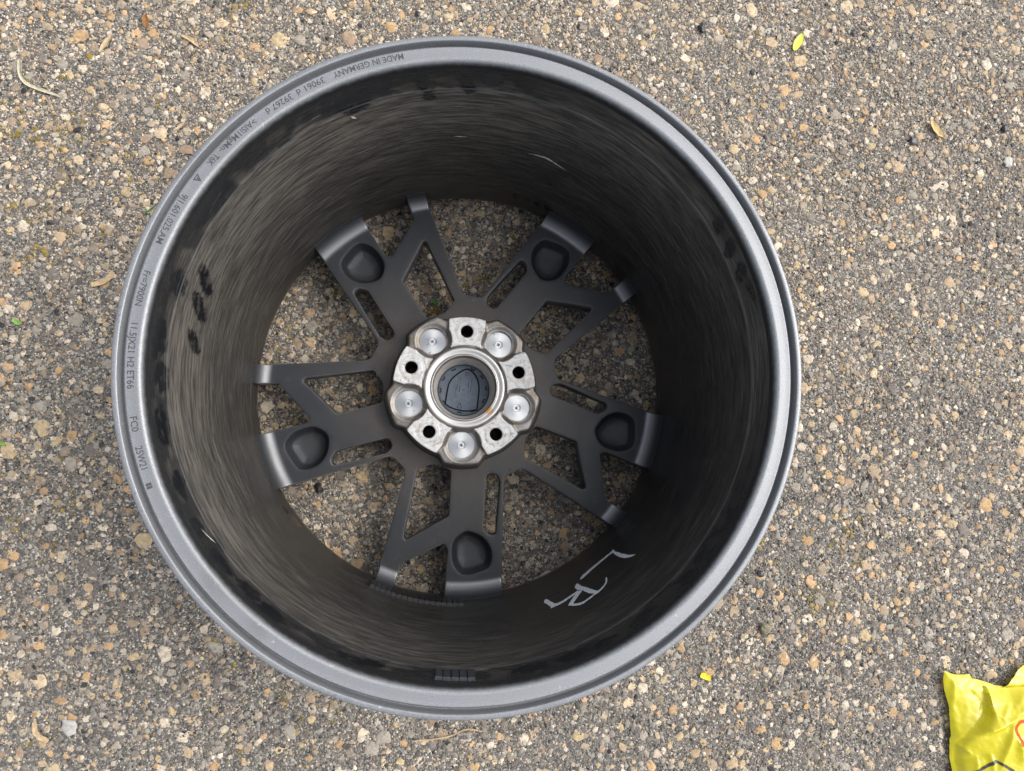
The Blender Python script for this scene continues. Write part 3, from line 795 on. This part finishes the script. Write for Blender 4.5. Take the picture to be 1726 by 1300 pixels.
# ---- centre bore and cap
bore = [(48.6, 82.4), (48.1, 82.6), (47.6, 83.8), (46.6, 85.4), (45.2, 86.0), (43.4, 85.9), (41.4, 85.2), (39.8, 84.9), (38.8, 85.2), (38.0, 86.0), (37.3, 86.0), (36.5, 85.0), (36.1, 83.5), (36.0, 80), (35.6, 78.5), (34.6, 74), (31.4, 56), (31.2, 49)]
link('center_bore', lathe(resample(chaikin(bore, 1), 0.8), 300, 'center_bore', M_BORE, flip=True, sharp=60), wheel)
M_CAP = mat_simple('slate_plastic', (0.066, 0.082, 0.106), 0.5, 0.0, 0.25, 160, 0.15, 0.25)
M_CAPD = mat_simple('black_plastic', (0.006, 0.006, 0.007), 0.85, 0.0, 0.2, spec=0.05)
M_CAPL = mat_simple('worn_plastic', (0.10, 0.115, 0.135), 0.5, 0.0, 0.2)
cap = link('center_cap', lathe([(31.4, 47.0), (30.2, 50.3), (29.0, 50.7), (27.0, 50.4), (14, 50.3), (1.3, 50.3), (1.0, 50.8), (0.6, 50.8), (0.5, 50.0), (0.01, 50.0)], 180, 'center_cap', M_CAP, flip=False, sharp=40), wheel, (0, 0, 0), 0, 'back of a dark plastic centre cap')
def ribbon(name, pts, wid, z0, hgt, mat, parent, closed=False):
    p = np.asarray(pts, float); n = len(p)
    t = (np.roll(p, -1, 0) - np.roll(p, 1, 0)) if closed else np.gradient(p, axis=0)
    t /= np.linalg.norm(t, axis=1)[:, None] + 1e-9; nn = np.stack([-t[:, 1], t[:, 0]], 1) * wid / 2
    L, Rr2 = p + nn, p - nn
    V = np.vstack([np.column_stack([L, np.full(n, z0)]), np.column_stack([L, np.full(n, z0 + hgt)]), np.column_stack([Rr2, np.full(n, z0 + hgt)]), np.column_stack([Rr2, np.full(n, z0)])])
    Q = []
    for i in range(n if closed else n - 1):
        j = (i + 1) % n
        for k in range(3): Q.append((k * n + i, k * n + j, (k + 1) * n + j, (k + 1) * n + i))
    Q = np.array(Q)[:, ::-1]
    return link(name, mesh_np(name, V * MM, None, mat, True, 30, quads=Q), parent)
shield = [(3.0, 25.8), (-1.5, 23.8), (-6.6, 20.6), (-11.5, 16.2), (-14.9, 12.4), (-17.2, 8.2), (-18.4, 4.5), (-19.9, -5.4), (-21.2, -17.6)]
shield_b = [(-21.2, -17.6), (-15.0, -21.3), (-9.5, -23.2), (-4.7, -24.2), (1, -24.9), (6.5, -24.9), (12, -24.4), (16.9, -23.4)]
shield_r = [(16.9, -23.4), (17.7, -13.1), (18.6, -0.9), (18.4, 5.7), (17.4, 10.6), (15.6, 15.0), (13.3, 18.9), (10.2, 22.3), (6.5, 24.8), (3.0, 25.8)]
sh_all = densify(np.array(shield + shield_b[1:] + shield_r[1:-1]), 1.2)
ribbon('shield_outline', sh_all, 1.5, 50.1, 0.9, M_CAPD, cap, True)
for a in (68, 118, 152, 183, 215, 262, 298, 334, 8, 38):
    cpt = pol(27.4, a); tdir = pol(1, a + 90); nd = pol(1, a)
    ribbon('clip', [cpt - tdir * 2.2 + nd * 1.3, cpt - tdir * 2.0 - nd * 0.4, cpt + tdir * 2.0 - nd * 0.4, cpt + tdir * 2.2 + nd * 1.3], 1.2, 50.2, 1.0, M_CAPD, cap)
ribbon('warning_triangle', densify(np.array([(-7.5, -21.5), (-1.2, -21.9), (-3.6, -15.2)]), 1.5), 0.5, 50.25, 0.25, M_CAPD, cap, True)
ribbon('moulded_ring', circ(1.7, 24) + np.array([3.0, 19.8]), 0.35, 50.25, 0.2, M_CAPD, cap, True)
def dashes(name, x0, y0, x1, y1, n, wd):
    Vs = []; Fs = []
    for i in range(n):
        if rng.random() < 0.15: continue
        t0, t1 = (i + 0.1) / n, (i + 0.1 + rng.uniform(0.35, 0.8)) / n
        a = np.array([x0 + (x1 - x0) * t0, y0 + (y1 - y0) * t0]); b3 = np.array([x0 + (x1 - x0) * t1, y0 + (y1 - y0) * t1])
        nn = np.array([-(y1 - y0), x1 - x0]); nn = nn / np.linalg.norm(nn) * wd / 2
        k = len(Vs); Vs += [(*(a - nn), 50.45), (*(b3 - nn), 50.45), (*(b3 + nn), 50.45), (*(a + nn), 50.45)]; Fs.append((k, k + 1, k + 2, k + 3))
    link(name, mesh_np(name, np.array(Vs) * MM, None, M_CAPD, False, quads=np.array(Fs)), cap)
for (x0, y0, x1, y1, n) in [(-6.5, 15.0, -8.5, 1.0, 7), (-4.2, 15.0, -5.2, -5.0, 9), (9.8, 13.0, 8.0, -4.0, 10), (6.0, 13.0, 5.2, -3.0, 8), (-9.0, 2.0, -10.5, -10.0, 6)]:
    dashes('moulded_marks', x0, y0, x1, y1, n, 0.7)

# ---- paint-marker letters on the barrel  (angle deg, z mm) outlines
M_MARK = mat_simple('white_paint_marker', (0.52, 0.56, 0.58), 0.6, 0.0, 0.35, 700, 0.4)
LTHIN = [(-45.88,126.4),(-46.38,134.8),(-47.36,132.4),(-49.81,130.8),(-53.40,132.8),(-56.59,138.4),(-57.62,138.7),(-57.13,130.7),(-54.32,125.4),(-51.53,123.9),(-48.76,124.2),(-47.05,125.9)]
LBAR = [(-46.50,130.3),(-46.03,138.3),(-45.61,155.3),(-44.95,171.6),(-44.10,182.9),(-44.38,184.2),(-45.48,179.1),(-46.44,168.7),(-46.96,153.3),(-46.99,138.6)]
RBAR = [(-60.00,148.4),(-59.13,143.1),(-58.67,146.3),(-58.35,158.1),(-57.60,172.5),(-56.89,186.5),(-56.40,199.7),(-57.46,197.3),(-58.54,186.3),(-59.17,170.7),(-60.01,160.7)]
RLEG = [(-60.06,163.2),(-60.17,168.3),(-62.53,171.8),(-65.15,176.1),(-66.69,175.8),(-67.97,176.5),(-67.75,169.7),(-68.54,150.3),(-67.53,143.2),(-66.89,155.5),(-66.23,166.5),(-65.18,169.0),(-63.05,166.6)]
RDIAG = [(-59.18,167.6),(-58.98,169.4),(-61.02,180.4),(-62.51,188.6),(-62.98,193.4),(-62.43,197.2),(-64.03,191.4),(-63.83,186.1),(-62.73,178.8),(-60.64,167.5)]
RARC = [(-63.42,187.6),(-62.54,192.5),(-60.96,198.7),(-59.27,197.2),(-57.52,195.3),(-55.52,193.5),(-53.99,187.7),(-53.11,178.1),(-52.67,179.6),(-53.50,189.7),(-54.91,196.6),(-56.40,199.7),(-57.89,200.4),(-59.62,202.3),(-61.29,203.8),(-62.78,199.9),(-63.69,192.3)]
def paint_mark(polys, label):
    Vs = []; Fs = []; n0 = 0
    for k, pl in enumerate(polys):
        q = np.array(pl) * np.array([4.25, 1.0])
        q = densify(ccw(spline_closed(q, 4)), 0.9); q = offset_loop(q, 0.42) + rng.normal(0, 0.30, q.shape)
        xs, ys = np.meshgrid(np.arange(q[:, 0].min(), q[:, 0].max(), 2.5), np.arange(q[:, 1].min(), q[:, 1].max(), 2.5)); fp = np.column_stack([xs.ravel(), ys.ravel()])
        fp = fp[inpoly(fp, q)]
        v2, f = cdt([q], [], fp, lambda c: inpoly(c, q))
        a = np.radians(v2[:, 0] / 4.25); rr = barrel_r(v2[:, 1]) - 0.32 - 0.06 * k
        Vs.append(np.column_stack([rr * np.cos(a), rr * np.sin(a), v2[:, 1]])); Fs.append(f[:, ::-1] + n0); n0 += len(v2)
    link('painted_letter', mesh_np('painted_letter', np.vstack(Vs) * MM, np.vstack(Fs), M_MARK, True), wheel, label=label)
paint_mark([LTHIN, LBAR], 'hand-painted white letter L')
paint_mark([RBAR, RLEG, RDIAG, RARC], 'hand-painted white letter R')

# ---- stick-on balance weights
M_WT = mat_simple('black_coated_weight', (0.013, 0.014, 0.016), 0.42, 0.1, 0.3, 300, 0.2)
M_WT2 = mat_simple('black_coated_weight_worn', (0.030, 0.032, 0.038), 0.3, 0.3, 0.3, 300, 0.2)
def weight_strip(a0, a1, n, z0, z1, th, mat, label):
    root = bpy.data.objects.new('balance_weight', None); COL.objects.link(root); root.parent = wheel; root['label'] = label
    for k in range(n):
        b0 = a0 + (a1 - a0) * k / n; b1 = a0 + (a1 - a0) * (k + 1) / n
        g = 0.06 / max(0.3, abs(b1 - b0)); b0, b1 = b0 + (b1 - b0) * g, b1 - (b1 - b0) * g
        V = []
        e = 0.5; am = (b1 - b0) * 0.07; zz = rng.uniform(-0.25, 0.25)
        for (dr, inset) in ((-0.6, 0), (th - e, 0), (th, 1)):
            for (a, z) in ((b0 + am * inset, z0 + e * inset + zz), (b1 - am * inset, z0 + e * inset + zz), (b1 - am * inset, z1 - e * inset + zz), (b0 + am * inset, z1 - e * inset + zz)):
                rr = barrel_r(z) - dr; V.append((*pol(rr, a), z))
        Q = [(8, 9, 10, 11)[::-1]]
        for l in (0, 4):
            for i in range(4): j = (i + 1) % 4; Q.append((l + i, l + j, l + 4 + j, l + 4 + i)[::-1])
        link('weight_segment', mesh_np('weight_segment', np.array(V) * MM, None, mat, False, quads=np.array(Q)), root)
weight_strip(-113.0, -88.0, 17, 81, 104, 3.8, M_WT, 'long strip of small black stick-on weights')
weight_strip(-94.7, -87.3, 5, 280.0, 296.0, 2.8, M_WT2, 'short strip of five black stick-on weights')

# ---- scratches on the inner barrel
M_SCR = mat_simple('bare_scratch', (0.42, 0.39, 0.33), 0.6, 0.0, 0.3)
def scratch(pts, wd):
    p = densify(np.array(pts) * np.array([4.25, 1.0]), 1.0, False); n = len(p)
    t = np.gradient(p, axis=0); t /= np.linalg.norm(t, axis=1)[:, None]; s = np.sin(np.linspace(0, np.pi, n))[:, None] * wd / 2 * rng.uniform(0.5, 1.2, (n, 1))
    nn = np.stack([-t[:, 1], t[:, 0]], 1) * s; q = np.vstack([p + nn, p - nn]); a = np.radians(q[:, 0] / 4.25); rr = barrel_r(q[:, 1]) - 0.25
    V = np.column_stack([rr * np.cos(a), rr * np.sin(a), q[:, 1]]); Q = np.array([(i, i + 1, n + i + 1, n + i) for i in range(n - 1)])
    link('scratch', mesh_np('scratch', V * MM, None, M_SCR, False, quads=Q), wheel)
scratch([(77.6, 186.5), (73.1, 188.9), (67.2, 181.2)], 3.2)
scratch([(117.0, 261.5), (117.9, 267.5)], 2.4)
scratch([(-146.2, 287), (-144.6, 284), (-142.6, 279)], 1.6)
scratch([(92.5, 199), (96, 200)], 1.6)

# ------------------------------------------------------------------ loose things on the ground
def leaf_thing(name, label, cat, spine, wid, mat, z0=2.2, curl=2.0, tip=0.15, loc=None, group=None):
    """a thin curled blade along a spine (mm), width profile wid, with real thickness"""
    p = densify(spline_open(np.array(spine, float)), max(0.8, wid * 0.15), False); c = p.mean(0); q = p - c; n = len(p)
    t = np.gradient(q, axis=0); t /= np.linalg.norm(t, axis=1)[:, None]; nn = np.stack([-t[:, 1], t[:, 0]], 1)
    s = np.linspace(0, 1, n); w2 = wid / 2 * np.clip(np.sin(np.pi * np.clip(s * (1 - tip) + tip * 0.5, 0, 1)), 0.12, 1) ** 0.7
    lanes = np.linspace(-1, 1, 7); V = []
    for side, off in ((0, 0.35), (1, 0.0)):
        for l in lanes:
            xy = q + nn * (w2 * l)[:, None]; zz = z0 + off + curl * (l * l) * 0.5 + curl * (2 * (s - 0.5)) ** 2 + 0.25 * np.sin(s * 17 + l * 3) - (0.35 if abs(l) < 0.1 else 0)
            V.append(np.column_stack([xy, zz]))
    V = np.vstack(V); Q = []
    for side in (0, 1):
        for l in range(6):
            for i in range(n - 1):
                a = (side * 7 + l) * n + i; qd = (a, a + 1, a + n + 1, a + n); Q.append(qd[::-1] if side == 0 else qd)
    for l in (0, 6):
        for i in range(n - 1):
            a, b4 = l * n + i, (7 + l) * n + i; qd = (a, a + 1, b4 + 1, b4); Q.append(qd if l == 0 else qd[::-1])
    return thing(name, label, cat, (c[0] * MM, c[1] * MM, 0), 0, mesh_np(name, V * MM, None, mat, True, 60, quads=np.array(Q)), group)
def spline_open(p, n=8):
    if len(p) == 2: return p
    P = np.vstack([2 * p[0] - p[1], p, 2 * p[-1] - p[-2]]); out = []
    for i in range(1, len(P) - 2):
        p0, p1, p2, p3 = P[i - 1:i + 3]
        for k in range(n):
            t = k / n; out.append(0.5 * ((2 * p1) + (-p0 + p2) * t + (2 * p0 - 5 * p1 + 4 * p2 - p3) * t * t + (-p0 + 3 * p1 - 3 * p2 + p3) * t ** 3))
    return np.array(out + [p[-1]])
M_YLEAF = mat_simple('yellow_green_leaf', (0.56, 0.60, 0.05), 0.5, 0, 0.25, 120)
M_PETAL = mat_simple('yellow_flake', (0.75, 0.60, 0.01), 0.45, 0, 0.15, 120)
M_HUSK = mat_simple('tan_husk', (0.41, 0.30, 0.17), 0.65, 0, 0.25, 180)
M_STRAW = mat_simple('grey_straw', (0.42, 0.38, 0.27), 0.7, 0, 0.3, 250)
M_BROWN = mat_simple('brown_dry_leaf', (0.28, 0.16, 0.06), 0.7, 0, 0.4, 200)
M_GREEN = mat_simple('green_leaf_bit', (0.07, 0.18, 0.03), 0.5, 0, 0.35, 200)
M_DARKP = mat_simple('black_stone', (0.018, 0.018, 0.02), 0.4, 0, 0.4, 200)
leaf_thing('leaf', 'small yellow-green leaf lying flat at the top right of the ground', 'leaf', [(446, 506), (451, 516), (459, 531)], 11, M_YLEAF)
leaf_thing('yellow_flake', 'tiny bright yellow flake on the ground below the right side of the wheel', 'leaf', [(316, -344), (322, -346), (329, -349)], 7, M_PETAL, tip=0.5)
leaf_thing('seed_husk', 'slender tan seed husk pointing up and right in the upper left corner', 'husk', [(-474, 412), (-469, 425), (-462, 436)], 6, M_HUSK, 2.5, 1.5)
leaf_thing('seed_husk', 'pale tan seed husk near the top edge left of the wheel', 'husk', [(-378, 444), (-366, 440), (-355, 431)], 5.5, M_HUSK, 2.5, 1.5)
leaf_thing('seed_husk', 'curved tan husk like a cashew at the lower left corner', 'husk', [(-471, -398), (-469, -409), (-463, -415), (-454, -418)], 6.0, M_HUSK, 3.2, 1.0, tip=0.5)
leaf_thing('seed_husk', 'short pale husk seen through the lower left spoke opening', 'husk', [(-159, -186), (-155, -195), (-152, -204)], 4.2, M_HUSK, 2.5, 1.0, tip=0.4)
leaf_thing('seed_husk', 'curved tan husk close to the left side of the rim', 'husk', [(-457, 113), (-446, 117), (-438, 123), (-433, 131)], 7.0, M_HUSK, 2.8, 1.0, tip=0.5)
leaf_thing('seed_husk', 'tiny tan husk just outside the upper left of the rim', 'husk', [(-374, 319), (-365, 329)], 3.5, M_HUSK, 2.2, 0.8)
leaf_thing('dry_grass', 'long bent strand of dry grey grass at the left edge', 'grass', [(-568, 392), (-566, 376), (-558, 364), (-545, 358), (-528, 353), (-511, 348)], 4.2, M_STRAW, 3.0, 1.0)
leaf_thing('twig', 'thin curved brown stem on the ground under the bottom of the rim', 'twig', [(-40, -422), (-18, -420), (2, -417), (22, -409), (42, -411)], 1.7, M_HUSK, 2.6, 0.5, tip=0.5)
leaf_thing('dry_leaf', 'crumpled tan dry leaf on the ground right of the wheel top', 'leaf', [(650, 420), (660, 408), (669, 396)], 10, mat_simple('tan_dry_leaf', (0.44, 0.31, 0.13), 0.7, 0, 0.3, 200), 2.5, 2.5)
leaf_thing('dry_leaf', 'rust-orange leaf scrap at the top left', 'leaf', [(-424, 467), (-423, 458), (-421, 450)], 8, mat_simple('rust_leaf', (0.20, 0.085, 0.02), 0.7, 0, 0.4, 200), 2.5, 2.0)
leaf_thing('dry_leaf', 'brown leaf scrap showing through the right-hand spoke opening', 'leaf', [(279, 2), (283, -8), (284, -20)], 11, M_BROWN, 2.5, 2.0)
leaf_thing('leaf_scrap', 'tiny green leaf scrap seen through the opening above the hub', 'leaf', [(-43, 118), (-39, 115), (-36, 113)], 5, M_GREEN, 2.2, 1.0, tip=0.5)
leaf_thing('grass_blade', 'short green grass blade sprouting beside the left side of the rim', 'grass', [(-404, 205), (-398, 212), (-390, 217)], 2.0, M_GREEN, 2.0, 2.0)
def loose_stone(name, label, x, y, r, mat, seed, h=0.7):
    v, f, c = stones(np.zeros(1), np.zeros(1), np.ones(1) * r, np.ones(1) * r * h, np.ones((1, 3)), 12, [(0.7, 0.0), (1.0, 0.35), (0.86, 0.75), (0.5, 0.97)], seed)
    return thing(name, label, 'stone', (x * MM, y * MM, 0.0008), 0, mesh_np(name, v * MM, f, mat, True, 50))
loose_stone('loose_stone', 'round black stone seen through the lower left spoke opening', -171, -124, 7.5, M_DARKP, 201)
loose_stone('loose_stone', 'black stone by the top edge right of the rim', 312, 527, 7.5, M_DARKP, 202)
loose_stone('loose_stone', 'smooth black stone near the right edge, upper part', 767, 419, 6.0, M_DARKP, 203)
loose_stone('loose_stone', 'small black stone on the right of the wheel below its middle', 396, -218, 5.5, M_DARKP, 204)
loose_stone('loose_stone', 'olive grey stone standing proud right of the lower rim', 403, -286, 8.0, mat_simple('olive_stone', (0.16, 0.14, 0.09), 0.7, 0, 0.4, 200), 205)
loose_stone('loose_stone', 'smooth pale grey stone in the lower left corner beside the curved husk', -434, -404, 10.5, mat_simple('pale_stone', (0.34, 0.325, 0.30), 0.6, 0, 0.3, 200), 206, 0.4)
loose_stone('loose_stone', 'oval whitish stone at the right edge of the photo', 770, 369, 9.0, mat_simple('white_stone', (0.38, 0.38, 0.34), 0.6, 0, 0.25, 200), 207, 0.4)
loose_stone('loose_stone', 'square black chip at the upper left between the two husks and the rim', -492, 309, 4.5, M_DARKP, 211, 0.5)
loose_stone('loose_stone', 'tiny black stone just outside the upper left of the rim', -372, 308, 3.8, M_DARKP, 212, 0.5)
loose_stone('loose_stone', 'tiny black stone against the top edge above the rim', -81, 507, 4.0, M_DARKP, 213, 0.5)
loose_stone('loose_stone', 'oval black stone left of the tan dry leaf on the right', 625, 389, 7.0, M_DARKP, 214, 0.5)
loose_stone('loose_stone', 'small black stone in the top right corner area above the leaf', 538, 544, 4.0, M_DARKP, 215, 0.5)
leaf_thing('sprout', 'tiny green sprout in moss at the left edge', 'sprout', [(-542, 66), (-537, 62), (-531, 61)], 5, mat_simple('fresh_green', (0.16, 0.34, 0.06), 0.5, 0, 0.3, 200), 2.2, 1.5)
leaf_thing('grass_blade', 'green grass blade tip at the left edge level with the wheel middle', 'grass', [(-552, -80), (-543, -82), (-534, -85)], 4, mat_simple('grass_green', (0.14, 0.30, 0.05), 0.5, 0, 0.3, 200), 2.2, 1.5)
#BAG
# ------------------------------------------------------------------ yellow plastic bag, crumpled, its corner in view
M_BAG = mat_bag()
M_RED = mat_simple('red_print', (0.45, 0.05, 0.012), 0.55, 0, 0.1, 300, 0.0, 0.2)
M_BLK = mat_simple('black_print', (0.035, 0.03, 0.02), 0.35, 0, 0.1, 300, 0.0)
BAG_A = np.array([[0.141, -0.0048], [-0.0007, -0.1247]]); BAG_B = np.array([564.7, -296.7])   # sheet units -> ground mm
bag_xy = lambda c: np.asarray(c, float) @ BAG_A.T + BAG_B
BAG_S = 0.133
def seg_d(p, a, b):
    a, b = np.array(a, float), np.array(b, float); ab = b - a; t = ((p - a) @ ab) / (ab @ ab); tc = np.clip(t, 0, 1)
    q = p - a - tc[:, None] * ab; s = np.sign((p - a)[:, 0] * ab[1] - (p - a)[:, 1] * ab[0])
    return np.linalg.norm(q, axis=1) * BAG_S, s, tc
# folds: start, end, height mm, width mm on one side, width on the other
FOLDS = [((690, 960), (1130, 745), 8.0, 9, 4.5), ((1130, 745), (1420, 560), 6.0, 8, 5), ((1130, 790), (1010, 1180), 5.0, 7, 3.0), ((1150, 900), (1210, 1130), 5.5, 3.0, 6), ((660, 380), (655, 700), 2.6, 2.2, 4),
         ((655, 700), (690, 960), 2.0, 4, 5), ((690, 1040), (770, 1110), 2.6, 2.5, 2.5), ((820, 1130), (830, 1300), 2.0, 2, 3), ((930, 1090), (960, 1300), 2.2, 2.5, 3), ((1230, 1000), (1330, 1240), 4, 5, 3), ((1300, 1180), (1500, 1380), 5, 6, 4),
         ((690, 1200), (930, 1090), -3.5, 6, 6), ((740, 420), (930, 640), -2.2, 5, 6), ((1200, 620), (1330, 520), 3.0, 3, 6), ((1350, 700), (1600, 900), 7, 9, 5), ((700, 1400), (1100, 1500), 6, 8, 6), ((1030, 730), (1110, 640), 2.4, 2, 3), ((980, 690), (1040, 745), 1.8, 2, 2), ((1150, 930), (1190, 1010), 2.0, 1.5, 2.5)]
OUT_MAIN = np.array([(590, 320), (640, 345), (700, 362), (770, 360), (840, 355), (865, 400), (935, 412), (1000, 432), (1100, 466), (1200, 478), (1300, 470), (1500, 455), (1800, 520), (1900, 800), (1880, 1300), (1800, 1700), (1200, 1780), (700, 1700), (672, 1400), (662, 1290), (645, 1180), (640, 1000), (637, 800), (625, 660), (603, 580), (583, 500), (575, 400)], float)
OUT_FRONT = np.array([(935, 458), (1000, 466), (1070, 476), (1200, 482), (1335, 470), (1520, 462), (1780, 540), (1870, 800), (1850, 1300), (1780, 1660), (1200, 1740), (720, 1680), (690, 1400), (676, 1290), (662, 1180), (665, 1040), (720, 930), (820, 830), (905, 720), (930, 600), (940, 520)], float)
def bag_h(p, front):
    d = dist_poly(p, OUT_MAIN) * BAG_S
    puff = 26 * (1 - np.exp(-d / 22.0)) if front else 9 * (1 - np.exp(-d / 12.0))
    h = 5.0 + puff
    n = vnoise(p, 1 / 130.0, 61, 3) - 0.5; rd = np.abs(vnoise(p, 1 / 90.0, 63, 3) - 0.5)
    h = h + n * 1.6 * sstep(0, 8, d) - rd * 2.6 * sstep(0, 6, d) + 1.5
    for (a, b, amp, w1, w2) in FOLDS:
        if not front and a[0] > 930: continue
        dd, s, t = seg_d(p, a, b); w = np.where(s > 0, w1, w2); fall = 1 - 0.45 * np.abs(2 * t - 1)
        h += amp * fall * np.exp(-np.abs(dd / w) ** 1.2) * 1.1
    if front:
        df = dist_poly(p, OUT_FRONT) * BAG_S
        h += 2.5 * np.exp(-df / 4.0) * sstep(900, 1000, p[:, 0]) * (p[:, 1] < 620)
    return h
def sheet(outl, front, step, z_add=0.0):
    o = densify(ccw(outl), 10.0); o = o + rng.normal(0, 0.7, o.shape)
    xs, ys = np.meshgrid(np.arange(560, 1910, step), np.arange(300, 1790, step)); fp = np.column_stack([xs.ravel(), ys.ravel()]) + rng.uniform(-2, 2, (xs.size, 2))
    fp = fp[inpoly(fp, o) & (dist_poly(fp, o) > 5)]
    v2, f = cdt([o], [], fp, lambda c: inpoly(c, o))
    return v2, f, bag_h(v2, front) + z_add
bag = thing('plastic_bag', 'crumpled yellow plastic bag with red and black print at the lower right corner', 'bag')
def put(name, v2, z, f, mat, label=None, two=True):
    xy = bag_xy(v2); V = np.column_stack([xy, z]); a, b5, c = xy[f[:, 0]], xy[f[:, 1]], xy[f[:, 2]]
    ar = (b5[:, 0] - a[:, 0]) * (c[:, 1] - a[:, 1]) - (b5[:, 1] - a[:, 1]) * (c[:, 0] - a[:, 0]); f = np.where((ar < 0)[:, None], f[:, ::-1], f)
    return link(name, mesh_np(name, V * MM, f, mat, True, 75), bag, label=label)
v2, f, z = sheet(OUT_MAIN, False, 15); put('back_sheet', v2, z, f, M_BAG)
v2, f, z = sheet(OUT_FRONT, True, 12)
ed = 1 - sstep(0, 10, dist_poly(v2, OUT_FRONT) * BAG_S); zb = bag_h(v2, False) - 0.25
left = (v2[:, 0] < 960)
z = np.where(left, z * (1 - ed) + zb * ed, np.maximum(z, zb + 1.0)); put('front_sheet', v2, z, f, M_BAG)
flap = np.array([(1150, 500), (1190, 455), (1330, 300), (1480, 220), (1620, 300), (1700, 480), (1500, 560), (1330, 540)], float)
o = densify(ccw(flap), 12); xs, ys = np.meshgrid(np.arange(1180, 1720, 16), np.arange(250, 570, 16)); fp = np.column_stack([xs.ravel(), ys.ravel()]); fp = fp[inpoly(fp, o) & (dist_poly(fp, o) > 6)]
v2, f = cdt([o], [], fp, lambda c: inpoly(c, o)); put('bag_flap', v2, 5 + 7 * sstep(220, 430, v2[:, 1]) - 5 * sstep(440, 500, v2[:, 1]) + 5 * (vnoise(v2, 1 / 80.0, 65, 3) - .5), f, M_BAG)
def front_top(p):
    z = bag_h(p, True); return z
def bag_print(name, pts, wid, mat, closed=True, label=None, smooth=True):
    p = np.array(pts, float); p = densify(p, 6, closed); n = len(p)
    t = (np.roll(p, -1, 0) - np.roll(p, 1, 0)) if closed else np.gradient(p, axis=0)
    t /= np.linalg.norm(t, axis=1)[:, None] + 1e-9; nn = np.stack([-t[:, 1], t[:, 0]], 1)
    V = []; L = 5
    for l in np.linspace(-.5, .5, L): V.append(p + nn * wid * l)
    v2 = np.vstack(V); F = []
    for l in range(L - 1):
        for i in range(n if closed else n - 1):
            j = (i + 1) % n; F += [(l * n + i, l * n + j, (l + 1) * n + j), (l * n + i, (l + 1) * n + j, (l + 1) * n + i)]
    put(name, v2, front_top(v2) + 0.45, np.array(F), mat, label)
red = np.array([-95, -10]) + spline_closed([(1335, 775), (1285, 785), (1247, 815), (1240, 850), (1262, 905), (1310, 985), (1365, 1060), (1430, 1120), (1490, 1100), (1520, 1030), (1500, 930), (1450, 840), (1400, 790)], 8)
bag_print('red_symbol', red, 34, M_RED, True, 'red-orange rounded outline printed on the bag')
bag_print('black_symbol', np.array([-120, -65]) + np.array([(800, 1470), (850, 1410), (960, 1325), (1085, 1218), (1160, 1256), (1230, 1300), (1300, 1350), (1310, 1500), (1080, 1600), (830, 1500)]), 26, M_BLK, True, 'black angular outline printed on the bag')
